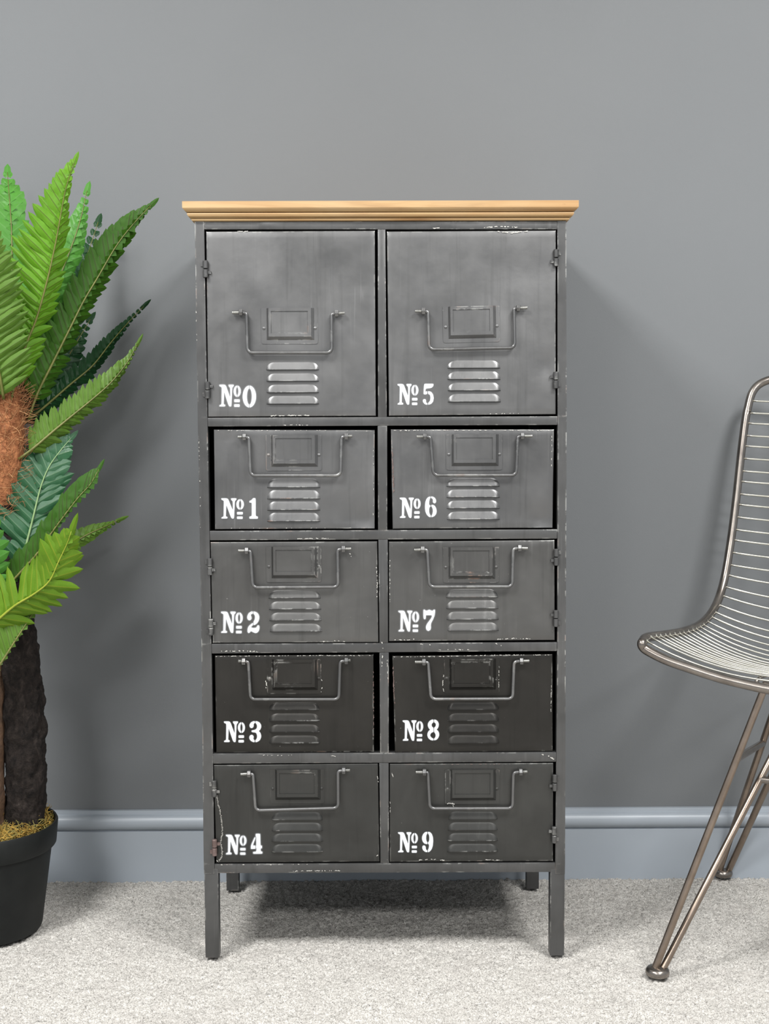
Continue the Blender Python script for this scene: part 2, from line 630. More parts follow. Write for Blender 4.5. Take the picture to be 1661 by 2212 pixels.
leg(441, 471.5, 1876, 0.0005, 0.022)
leg(1188.5, 1220, 1876, 0.0005, 0.022)
for s in (-1, 1):
    m = MB()
    xo, xi = s * 0.291, s * 0.268
    m.box((min(xo, xi), DEP - 0.022, ZB), (max(xo, xi), DEP, 1.180))
    m.build('rear_post', STEEL_FRAME, CAB, bevel=0.0012)
XL = P(428, 1000).x + 0.001
XR = P(1223, 1000).x - 0.001
ZTOP = P(820, 477.5).z
ZBOT = P(820, 1886).z
for s, x in ((0, XL + 0.0015), (1, XR - 0.0015)):
    m = MB()
    a, b = (x, x + 0.002) if s == 0 else (x - 0.002, x)
    m.box((a, 0.018, ZBOT + 0.004), (b, DEP - 0.001, ZTOP - 0.001))
    m.build('side_panel', STEEL_FRAME, CAB)
m = MB()
m.box((XL + 0.004, DEP - 0.004, ZBOT + 0.004), (XR - 0.004, DEP - 0.001, ZTOP - 0.001))
m.build('back_panel', INNER_AND_SHADE, CAB)
m = MB()
m.box((XL + 0.004, 0.02, ZBOT + 0.003), (XR - 0.004, DEP - 0.004, ZBOT + 0.006))
m.build('bottom_panel', STEEL_FRAME, CAB)
m = MB()
m.box((XL + 0.004, 0.02, ZTOP - 0.006), (XR - 0.004, DEP - 0.004, ZTOP - 0.002))
m.build('top_panel', INNER_AND_SHADE, CAB)
# rails: (top-left, top-right, bottom-right, bottom-left)
rails = [((440.5, 477.5), (1204, 477.5), (1204.6, 495.5), (440.5, 495.5)),
         ((448, 902.3), (1204.6, 899), (1204, 918), (448.5, 921.5)),
         ((452.5, 1146.8), (1204.3, 1143.6), (1203.6, 1163.8), (453, 1167.4)),
         ((456.5, 1390.8), (1204, 1387.5), (1202.8, 1406.5), (457, 1412)),
         ((458.5, 1628), (1201.8, 1625), (1201.3, 1645.8), (460, 1650)),
         ((463, 1866.5), (1199.5, 1863.5), (1199.5, 1884), (463, 1886.5))]
for r in rails:
    quad_bar('rail', *r, depth=0.02, y0=0.0006)
# middle divider, one length per row between the rails
divs = [((815.8, 495), (832.5, 495), (835.8, 901), (816.2, 901)),
        ((815.5, 919.5), (836.4, 919.5), (836.6, 1146), (816.5, 1146)),
        ((817, 1165.5), (837.7, 1165.5), (838.2, 1389), (819.5, 1389)),
        ((819.5, 1409.5), (840, 1409), (839.8, 1626.5), (820.8, 1626.5)),
        ((819, 1648), (839.7, 1648), (840.2, 1865), (821.5, 1865))]
for r in divs:
    quad_bar('divider', *r, depth=0.02, y0=0.0012)
    m = MB()
    c = (P(*r[0]).x + P(*r[1]).x) / 2
    m.box((c - 0.003, 0.022, P(*r[3]).z), (c + 0.003, DEP - 0.005, P(*r[0]).z))
    m.build('partition', INNER_AND_SHADE, CAB)
for i in range(1, 5):
    m = MB()
    z = (P(*rails[i][0]).z + P(*rails[i][3]).z) / 2
    m.box((XL + 0.004, 0.022, z - 0.003), (XR - 0.004, DEP - 0.005, z + 0.003))
    m.build('inner_shelf', INNER_AND_SHADE, CAB)

# wooden top: stepped moulding, stacked outline rings
YF = -0.018
pl, pr = P(393.3, 440, YF), P(1250.3, 440, YF)
ztop = P(820, 433.5, YF).z


def zz(py):
    return P(820, py, YF).z


base_prof = [(0.0, ztop), (0.0, zz(447.5)), (0.0006, zz(449)), (0.0022, zz(451.5)), (0.0045, zz(454)), (0.0075, zz(455.8)), (0.0100, zz(456.6)),
             (0.0068, zz(457.6)), (0.0062, zz(460)), (0.0078, zz(464.2)), (0.0105, zz(466.8)), (0.0142, zz(468.0)), (0.0118, zz(468.9)), (0.0128, zz(472.4)), (0.0150, zz(473.4))]
m = MB()
rings = []
BACK = WALL_Y - 0.012
for o_, z_ in base_prof:
    rings.append([(pl.x + o_, YF + o_, z_), (pr.x - o_, YF + o_, z_), (pr.x - o_, BACK, z_), (pl.x + o_, BACK, z_)])
vs = [p for r in rings for p in r]
fs = [(0, 1, 2, 3)]
for i in range(len(rings) - 1):
    for j in range(4):
        fs.append((i * 4 + j, i * 4 + (j + 1) % 4, (i + 1) * 4 + (j + 1) % 4, (i + 1) * 4 + j))
fs.append(tuple((len(rings) - 1) * 4 + j for j in (3, 2, 1, 0)))
m.add(vs, fs)
wt = m.build('wooden_top', WOOD, CAB, smooth=True, angle=24)
wt['label'] = 'waxed pine top with stepped moulded edge'
m = MB()
m.box((pl.x + 0.022, 0.001, ZTOP - 0.002), (pr.x - 0.022, DEP, zz(473.4) + 0.001))
m.build('top_spacer', INNER_AND_SHADE, CAB)

# ---------------------------------------------------------------- stencil glyphs (drawn as simple islands)
GL = {
    'N': [[(190, 310), (380, 310), (450, 500), (525, 700), (520, 400), (480, 365), (465, 310), (625, 310), (620, 355), (578, 395), (565, 670), (553, 940), (500, 940), (470, 905), (400, 700), (335, 505), (330, 680), (322, 865), (335, 880), (370, 895), (365, 940), (197, 940), (205, 905), (245, 885), (262, 865), (265, 630), (268, 400), (250, 375), (205, 355)]],
    '1': [[(110, 0), (185, 0), (185, 300), (185, 605), (250, 618), (250, 690), (125, 690), (0, 690), (0, 618), (70, 605), (70, 350), (70, 150), (0, 150), (0, 95), (60, 70)]],
    '2': [[(1215, 310), (1150, 320), (1080, 370), (1040, 450), (1035, 520), (1060, 575), (1105, 595), (1150, 575), (1175, 530), (1165, 470), (1145, 420), (1170, 395), (1210, 385)],
          [(1235, 310), (1310, 325), (1380, 370), (1420, 450), (1425, 530), (1400, 620), (1350, 690), (1290, 735), (1240, 745), (1240, 640), (1270, 590), (1290, 520), (1285, 450), (1265, 410), (1235, 380)],
          [(1220, 672), (1130, 735), (1070, 800), (1045, 880), (1045, 960), (1075, 1000), (1110, 985), (1140, 945), (1180, 945), (1230, 975), (1300, 1000), (1360, 985), (1410, 930), (1430, 850), (1430, 790), (1410, 755), (1380, 750), (1355, 780), (1330, 825), (1270, 840), (1200, 835), (1155, 810), (1185, 770), (1220, 745)]],
    '3': [[(1222, 285), (1160, 290), (1090, 330), (1050, 400), (1055, 460), (1085, 500), (1130, 505), (1170, 475), (1180, 430), (1178, 390), (1195, 355), (1222, 340)],
          [(1240, 285), (1300, 290), (1370, 330), (1415, 400), (1420, 470), (1395, 545), (1340, 605), (1395, 660), (1418, 740), (1415, 810), (1380, 890), (1310, 945), (1240, 962), (1235, 905), (1270, 865), (1295, 800), (1290, 730), (1265, 665), (1220, 645), (1130, 635), (1112, 605), (1130, 580), (1220, 565), (1270, 530), (1295, 470), (1285, 400), (1260, 360), (1240, 340)],
          [(1210, 960), (1150, 950), (1085, 910), (1048, 850), (1045, 790), (1070, 740), (1120, 722), (1165, 745), (1182, 790), (1170, 840), (1180, 875), (1210, 900)]],
    '4': [[(1165, 385), (1195, 385), (1195, 430), (1115, 640), (1110, 690), (1195, 695), (1195, 755), (1195, 815), (1040, 820), (1030, 790), (1035, 690), (1100, 530)],
          [(1205, 270), (1225, 255), (1345, 255), (1365, 280), (1370, 480), (1375, 690), (1430, 700), (1430, 795), (1380, 800), (1385, 910), (1440, 920), (1445, 995), (1280, 998), (1115, 1000), (1110, 930), (1225, 915), (1235, 800), (1215, 790), (1215, 705), (1225, 690), (1225, 520), (1225, 370), (1205, 350)]],
    '5': [[(205, 1120), (265, 1120), (330, 1120), (328, 1150), (300, 1175), (250, 1180), (225, 1185), (222, 1225), (246, 1216), (246, 1250), (225, 1260), (197, 1255), (200, 1200)],
          [(257, 1215), (300, 1225), (325, 1260), (333, 1305), (325, 1350), (300, 1380), (258, 1393), (258, 1370), (285, 1340), (290, 1300), (285, 1265), (257, 1250)],
          [(248, 1393), (215, 1385), (192, 1360), (187, 1335), (200, 1318), (222, 1320), (232, 1340), (228, 1360), (248, 1374)]],
    '6': [[(1203, 180), (1130, 205), (1075, 270), (1040, 380), (1030, 540), (1045, 690), (1090, 790), (1150, 855), (1213, 875), (1215, 820), (1180, 770), (1160, 680), (1165, 580), (1185, 530), (1213, 500), (1195, 480), (1160, 450), (1165, 350), (1180, 270), (1203, 230)],
          [(1225, 180), (1290, 190), (1350, 230), (1385, 300), (1385, 365), (1360, 405), (1325, 408), (1290, 385), (1283, 340), (1285, 290), (1265, 250), (1225, 235)],
          [(1235, 465), (1290, 460), (1350, 500), (1390, 580), (1405, 680), (1385, 770), (1330, 840), (1238, 875), (1238, 830), (1270, 770), (1285, 690), (1280, 600), (1260, 545), (1232, 505)]],
    '7': [[(970, 265), (1010, 260), (1050, 295), (1110, 285), (1165, 260), (1220, 285), (1275, 300), (1310, 268), (1355, 260), (1360, 330), (1340, 460), (1290, 580), (1230, 690), (1215, 760), (1220, 850), (1205, 910), (1140, 955), (1080, 925), (1055, 860), (1060, 790), (1100, 710), (1170, 620), (1230, 540), (1255, 480), (1245, 440), (1150, 440), (1050, 440), (1045, 550), (1020, 572), (985, 560), (970, 480)]],
    '8': [[(1255, 245), (1180, 255), (1100, 310), (1055, 390), (1050, 470), (1085, 560), (1140, 615), (1080, 660), (1040, 740), (1035, 830), (1070, 920), (1150, 985), (1255, 1005), (1255, 940), (1190, 905), (1140, 850), (1135, 790), (1170, 730), (1240, 695), (1255, 690), (1255, 545), (1200, 500), (1185, 440), (1200, 390), (1255, 340)],
          [(1280, 245), (1350, 260), (1420, 320), (1450, 400), (1445, 490), (1410, 570), (1365, 610), (1420, 650), (1460, 730), (1465, 820), (1430, 910), (1370, 975), (1280, 1000), (1278, 940), (1315, 905), (1340, 850), (1335, 780), (1310, 730), (1280, 690), (1280, 545), (1330, 500), (1352, 440), (1335, 380), (1280, 340)]],
    '9': [[(1203, 205), (1130, 215), (1060, 280), (1020, 370), (1015, 460), (1040, 550), (1100, 620), (1203, 645), (1205, 580), (1175, 530), (1160, 450), (1165, 350), (1180, 300), (1203, 265)],
          [(1228, 205), (1300, 215), (1365, 280), (1405, 390), (1415, 530), (1400, 700), (1360, 820), (1300, 895), (1230, 930), (1228, 850), (1255, 790), (1270, 710), (1265, 660), (1235, 630), (1225, 590), (1250, 560), (1275, 510), (1280, 400), (1265, 310), (1228, 260)],
          [(1203, 925), (1130, 915), (1060, 860), (1025, 790), (1030, 720), (1060, 690), (1110, 690), (1145, 730), (1150, 800), (1165, 845), (1205, 865)]],
}


def half_ring(cx, cy, ax, ay, bx, by, gap, side, n=14):
    a0 = math.asin(gap / ax)
    b0 = math.asin(gap / bx)
    out = [(cx + side * ax * math.sin(a0 + (math.pi - 2 * a0) * k / n), cy - ay * math.cos(a0 + (math.pi - 2 * a0) * k / n)) for k in range(n + 1)]
    inn = [(cx + side * bx * math.sin(b0 + (math.pi - 2 * b0) * k / n), cy - by * math.cos(b0 + (math.pi - 2 * b0) * k / n)) for k in range(n, -1, -1)]
    return out + inn


def chaikin(p, frac=0.2):
    out = []
    for i in range(len(p)):
        a, b = p[i], p[(i + 1) % len(p)]
        out.append((a[0] + (b[0] - a[0]) * frac, a[1] + (b[1] - a[1]) * frac))
        out.append((a[0] + (b[0] - a[0]) * (1 - frac), a[1] + (b[1] - a[1]) * (1 - frac)))
    return out


def number_islands(dig):
    """islands of 'No <digit>' in a 0..1 box, y down"""
    isl = []
    cap = 630.0
    for p in GL['N']:
        isl.append([((x - 190) / cap, (y - 310) / cap) for x, y in p])
    for s in (-1, 1):
        isl.append([((x - 190) / cap, (y - 310) / cap) for x, y in half_ring(727, 500, 106, 162, 37, 118, 10, s)])
    for x0, y0, x1, y1 in ((640, 735, 803, 815), (638, 878, 799, 953)):
        isl.append([((x - 190) / cap, (y - 310) / cap) for x, y in ((x0, y0), ((x0 + x1) / 2, y0), (x1, y0), (x1, y1), ((x0 + x1) / 2, y1), (x0, y1))])
    if dig == '0':
        d = [half_ring(197, 317, 197, 317, 74, 236, 9, s, 20) for s in (-1, 1)]
        x_at, wd, hh, y_at = 1.115, 0.63, 1.0, 0.045
    else:
        d = GL[dig]
        x_at, wd, hh, y_at = 1.235, 0.57, 1.02, -0.01
        if dig == '1':
            wd = 0.38; x_at = 1.27
        if dig == '5':
            wd = 0.53
        if dig == '6':
            y_at, hh = -0.06, 1.03
        if dig == '8':
            y_at, hh, wd = -0.04, 1.03, 0.58
        if dig == '7':
            y_at, hh = -0.05, 1.03
        if dig == '4':
            y_at, hh = -0.05, 1.02
        if dig == '9':
            y_at, hh = -0.02, 1.02
    xs = [x for p in d for x, y in p]
    ys = [y for p in d for x, y in p]
    for p in d:
        isl.append([(x_at + (x - min(xs)) / (max(xs) - min(xs)) * wd, y_at + (y - min(ys)) / (max(ys) - min(ys)) * hh) for x, y in p])
    return [chaikin(chaikin(p, 0.16), 0.22) for p in isl]


def build_number(dig, box, parent, y, fuzz=2.2):
    isl = number_islands(dig)
    xs = [x for p in isl for x, q in p]
    ys = [q for p in isl for x, q in p]
    x0, y0, x1, y1 = box
    vs, fs, al = [], [], []
    tilt = -0.018
    for p in isl:
        q = []
        for u, v in p:
            px = x0 + (u - min(xs)) / (max(xs) - min(xs)) * (x1 - x0)
            py = y0 + (v - min(ys)) / (max(ys) - min(ys)) * (y1 - y0)
            q.append((px, py))
        n = len(q)
        area = sum(q[i][0] * q[(i + 1) % n][1] - q[(i + 1) % n][0] * q[i][1] for i in range(n))
        sg = 1 if area > 0 else -1
        nn = []
        for i in range(n):
            a, b, c = q[i - 1], q[i], q[(i + 1) % n]
            tx, ty = c[0] - a[0], c[1] - a[1]
            l = math.hypot(tx, ty) or 1
            nn.append((sg * ty / l, -sg * tx / l))
        s = len(vs)
        vs += [tuple(P(px, py, y)) for px, py in q]
        al += [1.0] * n
        fs.append(tuple(range(s, s + n)) if sg > 0 else tuple(range(s + n - 1, s - 1, -1)))
        # over-spray fringe just behind the paint
        s2 = len(vs)
        for (px, py), (ax, ay) in zip(q, nn):
            vs.append(tuple(P(px - ax * 0.4, py - ay * 0.4, y + 0.00008)))
            al.append(0.34)
        s3 = len(vs)
        for (px, py), (ax, ay) in zip(q, nn):
            vs.append(tuple(P(px + ax * fuzz, py + ay * fuzz, y + 0.0001)))
            al.append(0.0)
        for i in range(n):
            j = (i + 1) % n
            fs.append((s2 + i, s2 + j, s3 + j, s3 + i))
    me = bpy.data.meshes.new('painted_number')
    me.from_pydata(vs, [], fs)
    at = me.attributes.new('spray', 'FLOAT', 'POINT')
    at.data.foreach_set('value', al)
    me.update()
    o = link('painted_number', me, PAINT, parent)
    o['label'] = 'white stencilled number ' + dig
    return o


# ---------------------------------------------------------------- door / drawer fronts
DOORS = [
    # digit, kind, TL, TR, BR, BL, hinge side, hinges, handle(tipL, nutL, topL, botL, botR, topR, nutR, tipR), holder box(+tilt), louvres(L1 box, last bottom, last x0, x1), number box
    dict(d='0', k='door', q=((445, 500), (810, 498), (812, 898.5), (449, 900.7)), hs=-1, h=((443.7, 581), (448, 842.5)),
         hd=((501.6, 675.4), (520, 674.8), (532.4, 679), (534.5, 761.6), (716.5, 761.6), (716, 678), (727, 677.2), (744, 675.8)), lb=(564, 666, 687, 743, 0.0),
         lv=(573.5, 781.5, 689.4, 798, 871.5, 575, 689.6), nb=(473.8, 831, 553, 880)),
    dict(d='5', k='door', q=((835.5, 499.7), (1201, 497.5), (1200.5, 895), (840, 898.5)), hs=1, h=((1201.3, 557), (1200.5, 821)),
         hd=((896.9, 672), (914.6, 672), (924.7, 675), (927, 754.8), (1112, 751), (1110.5, 668), (1119.4, 665.3), (1138.8, 664.4)), lb=(956.5, 662, 1079.3, 739.5, -0.02),
         lv=(965, 778, 1080.6, 794.2, 867, 966.8, 1081.8), nb=(858.5, 829, 936.6, 875)),
    dict(d='1', k='drawer', q=((461.7, 928), (809.4, 929), (809.4, 1142), (464, 1143.6)), hs=0, h=(),
         hd=((513.6, 943.9), (527.5, 943.9), (537.5, 947), (541, 1027), (735.5, 1027), (737.8, 946), (748, 942.6), (760.6, 941.8)), lb=(573.7, 940, 695, 1016.4, 0.0),
         lv=(576.8, 1034, 691.8, 1051.8, 1125, 576.8, 691.8), nb=(478, 1076, 557, 1121)),
    dict(d='6', k='drawer', q=((844, 927.4), (1197, 927.4), (1193.7, 1140.3), (848, 1142.8)), hs=0, h=(),
         hd=((900.4, 943), (918, 943), (930, 947), (936, 1026.5), (1115, 1026.5), (1118.5, 946), (1128.5, 941.8), (1149.5, 941.8)), lb=(963.6, 938.5, 1084.7, 1015, 0.0),
         lv=(964, 1033.6, 1079.7, 1049.3, 1120.8, 964.5, 1079.7), nb=(863.5, 1072.6, 943, 1119.6)),
    dict(d='2', k='door', q=((454, 1170.7), (815, 1169.4), (817.5, 1387.6), (459, 1389)), hs=-1, h=((453, 1224), (455.4, 1354.7)),
         hd=((514.8, 1189.6), (532.5, 1189.6), (541, 1192), (546, 1269), (730.5, 1268), (729, 1190), (741.6, 1185.8), (758.3, 1185.3)), lb=(574.7, 1180.8, 694.3, 1257, 0.0),
         lv=(579.8, 1275.6, 693.8, 1290.8, 1362.8, 582.6, 696), nb=(477.6, 1321, 560.3, 1368)),
    dict(d='7', k='door', q=((839.7, 1170), (1198, 1166.4), (1198.5, 1383), (840, 1385.6)), hs=1, h=((1201.8, 1203.5), (1201, 1336)),
         hd=((895, 1187.9), (913, 1187), (923, 1190), (927.5, 1267.5), (1106.5, 1267), (1108.5, 1188), (1122.7, 1183.8), (1139.8, 1184.6)), lb=(957, 1182, 1077.4, 1258.6, 0.0),
         lv=(962, 1273, 1076, 1289, 1360.8, 965.4, 1078), nb=(860.5, 1317, 939.6, 1365)),
    dict(d='3', k='drawer', q=((463.5, 1416), (806.9, 1414), (808, 1624.8), (466.8, 1626.5)), hs=0, h=(),
         hd=((514.8, 1428), (526, 1428.5), (536.5, 1431), (541, 1510.7), (732, 1510.7), (734.5, 1431), (748, 1427.5), (757, 1426.3)), lb=(576.3, 1424, 694.3, 1498.3, 0.0),
         lv=(580.6, 1517.8, 690.5, 1532, 1603.8, 580.6, 692), nb=(483.7, 1558, 564, 1603.8)),
    dict(d='8', k='drawer', q=((847.3, 1417.4), (1193.7, 1413.4), (1194.2, 1622.7), (852.9, 1626.5)), hs=0, h=(),
         hd=((896.4, 1430), (915.6, 1430), (925, 1433), (931, 1510), (1107.5, 1509.5), (1110.5, 1431), (1126.5, 1428), (1143, 1427.5)), lb=(959, 1423, 1079, 1497.6, 0.0),
         lv=(965.4, 1516.5, 1078, 1531.7, 1603.8, 966.5, 1079), nb=(869.8, 1554.5, 948.4, 1601)),
    dict(d='4', k='door', q=((461, 1652.6), (816.5, 1649.3), (820, 1861.7), (466.8, 1864)), hs=-1, h=((462.5, 1703.6), (463.5, 1831)),
         hd=((519.9, 1672.8), (537.6, 1671.5), (546.5, 1674), (552, 1750.6), (730.5, 1745.5), (730, 1668), (742.4, 1664.5), (755.8, 1663.7)), lb=(583, 1662, 700.7, 1735, 0.0),
         lv=(585.6, 1754, 698, 1769.4, 1839, 586, 698.5), nb=(488, 1801, 566.7, 1846.5)),
    dict(d='9', k='door', q=((841.5, 1650), (1195.5, 1648), (1195, 1860.4), (841.5, 1862.4)), hs=1, h=((1198.5, 1691), (1197, 1803.5)),
         hd=((898.4, 1668), (916.8, 1668), (924.5, 1671), (928.5, 1746.6), (1107, 1746.2), (1109, 1671), (1124.7, 1667.5), (1139, 1667)), lb=(961, 1662, 1079, 1736.5, 0.0),
         lv=(968, 1753, 1076, 1768, 1838, 965.4, 1076), nb=(859.7, 1797, 935.5, 1842)),
]
DENT = {'1': [(0.95, 0.06, .0035, .05), (0.05, 0.93, .0025, .05), (0.96, .95, .002, .04)], '6': [(0.96, 0.05, .0035, .05), (0.05, 0.9, .002, .06), (0.93, 0.3, -.001, .06), (.5, .72, .001, .08)],
        '5': [(0.99, 0.27, .004, .035), (0.9, 0.8, .0012, .06)], '8': [(0.97, 0.05, .002, .04)], '2': [(.1, .1, .001, .08)], '9': [(.78, .4, -.0006, .03)],
        '0': [(.75, .75, .0008, .07)], '7': [(.85, .42, .0006, .02)]}


def front_sheet(D, y0, mat):
    """sheet-metal front with rolled edges, slight dents and a return flange"""
    tl, tr, br, bl = [P(*c, y0) for c in D['q']]
    W, H = (tr - tl).length, (tl - bl).length
    e = 0.0014

    def params(L, n):
        return [0, e * 0.35 / L, e / L] + [e / L + (1 - 2 * e / L) * k / n for k in range(1, n)] + [1 - e / L, 1 - e * 0.35 / L, 1]
    U, V = params(W, 28), params(H, 18 if H < 0.2 else 30)
    seed = ord(D['d']) * 3.7
    vs = []
    for v in V:
        for u in U:
            p = bl.lerp(br, u).lerp(tl.lerp(tr, u), v)
            de = min(u * W, (1 - u) * W, v * H, (1 - v) * H)
            t = max(0.0, 1 - de / e)
            back = e * (1 - math.sqrt(max(0, 1 - t * t)))
            wave = 0.0010 * noise.noise(Vector((p.x * 9 + seed, 0, p.z * 9))) + 0.0005 * noise.noise(Vector((p.x * 26 + seed, 3, p.z * 26)))
            dd = 0.0
            for du, dv, a, r in DENT.get(D['d'], ()):
                dist2 = ((u - du) * W) ** 2 + ((v - dv) * H) ** 2
                dd += a * math.exp(-dist2 / (r * r * 0.35))
            k = min(1.0, de / 0.02)
            vs.append((p.x, p.y + back + wave * k + dd * min(1, de / 0.006), p.z))
    nu, nv = len(U), len(V)
    fs = [(j * nu + i, j * nu + i + 1, (j + 1) * nu + i + 1, (j + 1) * nu + i) for j in range(nv - 1) for i in range(nu - 1)]
    # return flange
    ring = [i for i in range(nu)] + [j * nu + nu - 1 for j in range(1, nv)] + [(nv - 1) * nu + i for i in range(nu - 2, -1, -1)] + [j * nu for j in range(nv - 2, 0, -1)]
    s = len(vs)
    vs += [(vs[i][0], y0 + 0.016, vs[i][2]) for i in ring]
    n = len(ring)
    fs += [(ring[(k + 1) % n], ring[k], s + k, s + (k + 1) % n) for k in range(n)]
    fs.append(tuple(range(s, s + n)))
    me = bpy.data.meshes.new(D['k'])
    me.from_pydata(vs, [], fs)
    me.update()
    bm = bmesh.new(); bm.from_mesh(me); bmesh.ops.recalc_face_normals(bm, faces=bm.faces); bm.to_mesh(me); bm.free()
    return link(D['k'], me, mat, CAB, smooth=True, angle=50)


def label_holder(box, y, parent, mat):
    x0, y0, x1, y1, tilt = box
    a, c = P(x0, y0, y), P(x1, y1, y)
    W, H = c.x - a.x, a.z - c.z
    cx, cz = (a.x + c.x) / 2, (a.z + c.z) / 2
    ct, st = math.cos(-tilt), math.sin(-tilt)

    def T(u, v, d):      # u 0..1 left-right, v 0..1 top-down, d towards the viewer
        X, Z = (u - .5) * W, (.5 - v) * H
        return (cx + X * ct - Z * st, y - d, cz + X * st + Z * ct)
    m = MB()
    # base plate with rounded lower corners
    out = [(0, 0.0), (0, 0.94), (0.012, 0.985), (0.04, 1.0), (0.96, 1.0), (0.988, 0.985), (1, 0.94), (1, 0.0)]
    t = 0.0009
    n = len(out)
    m.add([T(u, v, t) for u, v in out] + [T(u, v, -0.0004) for u, v in out],
          [tuple(range(n))] + [(i, i + n, (i + 1) % n + n, (i + 1) % n) for i in range(n)])
    # raised U-shaped card frame: outer slope, flat, inner edge
    h = 0.0052
    o = (0.097, 0.935, 0.890)      # left, right, bottom of slope foot
    s = (0.132, 0.880, 0.795)     # slope top
    w = (0.175, 0.825, 0.085, 0.70)  # window left, right, top, bottom
    A = [T(o[0], 0.0, t), T(o[0], o[2], t), T(o[1], o[2], t), T(o[1], 0.0, t)]
    B = [T(s[0], 0.0, h), T(s[0], s[2], h), T(s[1], s[2], h), T(s[1], 0.0, h)]
    Wn = [T(w[0], w[2], h), T(w[0], w[3], h), T(w[1], w[3], h), T(w[1], w[2], h)]
    Wd = [T(w[0], w[2], h - .0016), T(w[0], w[3], h - .0016), T(w[1], w[3], h - .0016), T(w[1], w[2], h - .0016)]
    T0 = [T(s[0], 0.0, t), T(s[1], 0.0, t)]
    m.add(A + B + Wn + Wd + T0, [(0, 1, 5, 4), (1, 2, 6, 5), (2, 3, 7, 6),
                                 (4, 5, 9, 8), (5, 6, 10, 9), (6, 7, 11, 10), (7, 4, 8, 11),
                                 (8, 9, 13, 12), (9, 10, 14, 13), (10, 11, 15, 14), (11, 8, 12, 15), (12, 13, 14, 15),
                                 (0, 4, 7, 3)])
    for u in (0.048, 0.952):     # rivets in the side flanges
        for v in (0.56,):
            c_ = Vector(T(u, v, t))
            m.lathe([(0.0024, 0.0), (0.0022, -0.0009), (0.0012, -0.0014), (0.0002, -0.0015)], c_, 10, 'Y')
    return m.build('label_holder', mat, parent)


def louvre_mesh(x0, x1, yt, yb, y, name, mat, parent):
    a, c = P(x0, yt, y), P(x1, yb, y)
    W, H = c.x - a.x, a.z - c.z
    NU, NV = 24, 7
    D = 0.0038
    vs = []
    VV = [0, .06, .16, .32, .5, .68, .85, 1.0]
    EU = 0.09
    for j in range(NV + 1):
        vv = VV[j]
        half = 0.5 - 0.165 * (1 - math.sqrt(max(0, 1 - (1 - vv) ** 1.9)))
        for i in range(NU + 1):
            s = -1 + 2 * i / NU
            s = math.copysign(1 - (1 - abs(s)) ** 1.35, s)
            X = a.x + W * (0.5 + half * s)
            rise = D * (0.12 * min(1, vv / .10) + 0.88 * vv)
            inset = (1 - abs(s)) * half / EU          # 0 at the end, 1 on the flat
            endf = min(1.0, (1 - abs(s)) * half * W / 0.0045)
            vs.append((X, y - rise * endf + 0.0003, a.z - H * vv))
    fs = [(j * (NU + 1) + i, (j + 1) * (NU + 1) + i, (j + 1) * (NU + 1) + i + 1, j * (NU + 1) + i + 1) for j in range(NV) for i in range(NU)]
    # open lower lip: turned under and back to the sheet
    s0 = len(vs)
    last = [NV * (NU + 1) + i for i in range(NU + 1)]
    for i in last:
        x, yy, z = vs[i]
        vs.append((x, yy, z - 0.0004))
    for i in last:
        x, yy, z = vs[i]
        vs.append((x, y - 0.0001, z - 0.0013))
    for i in range(NU):
        fs.append((last[i], s0 + i, s0 + i + 1, last[i + 1]))
        fs.append((s0 + i, s0 + NU + 1 + i, s0 + NU + 2 + i, s0 + i + 1))
    me = bpy.data.meshes.new(name)
    me.from_pydata(vs, [], fs)
    me.materials.append(mat)
    me.materials.append(INNER_AND_SHADE)          # black underside strip: shadow line below the lip put in as colour
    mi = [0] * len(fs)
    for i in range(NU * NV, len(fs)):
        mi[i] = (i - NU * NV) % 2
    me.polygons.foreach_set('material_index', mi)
    me.update()
    return link(name, me, None, parent, smooth=True, angle=30)


def hexnut(c, axis_len, r, m):
    m.lathe([(r * .82, -axis_len / 2), (r, -axis_len / 2 + .0008), (r, axis_len / 2 - .0008), (r * .82, axis_len / 2)], c, 6, 'X')


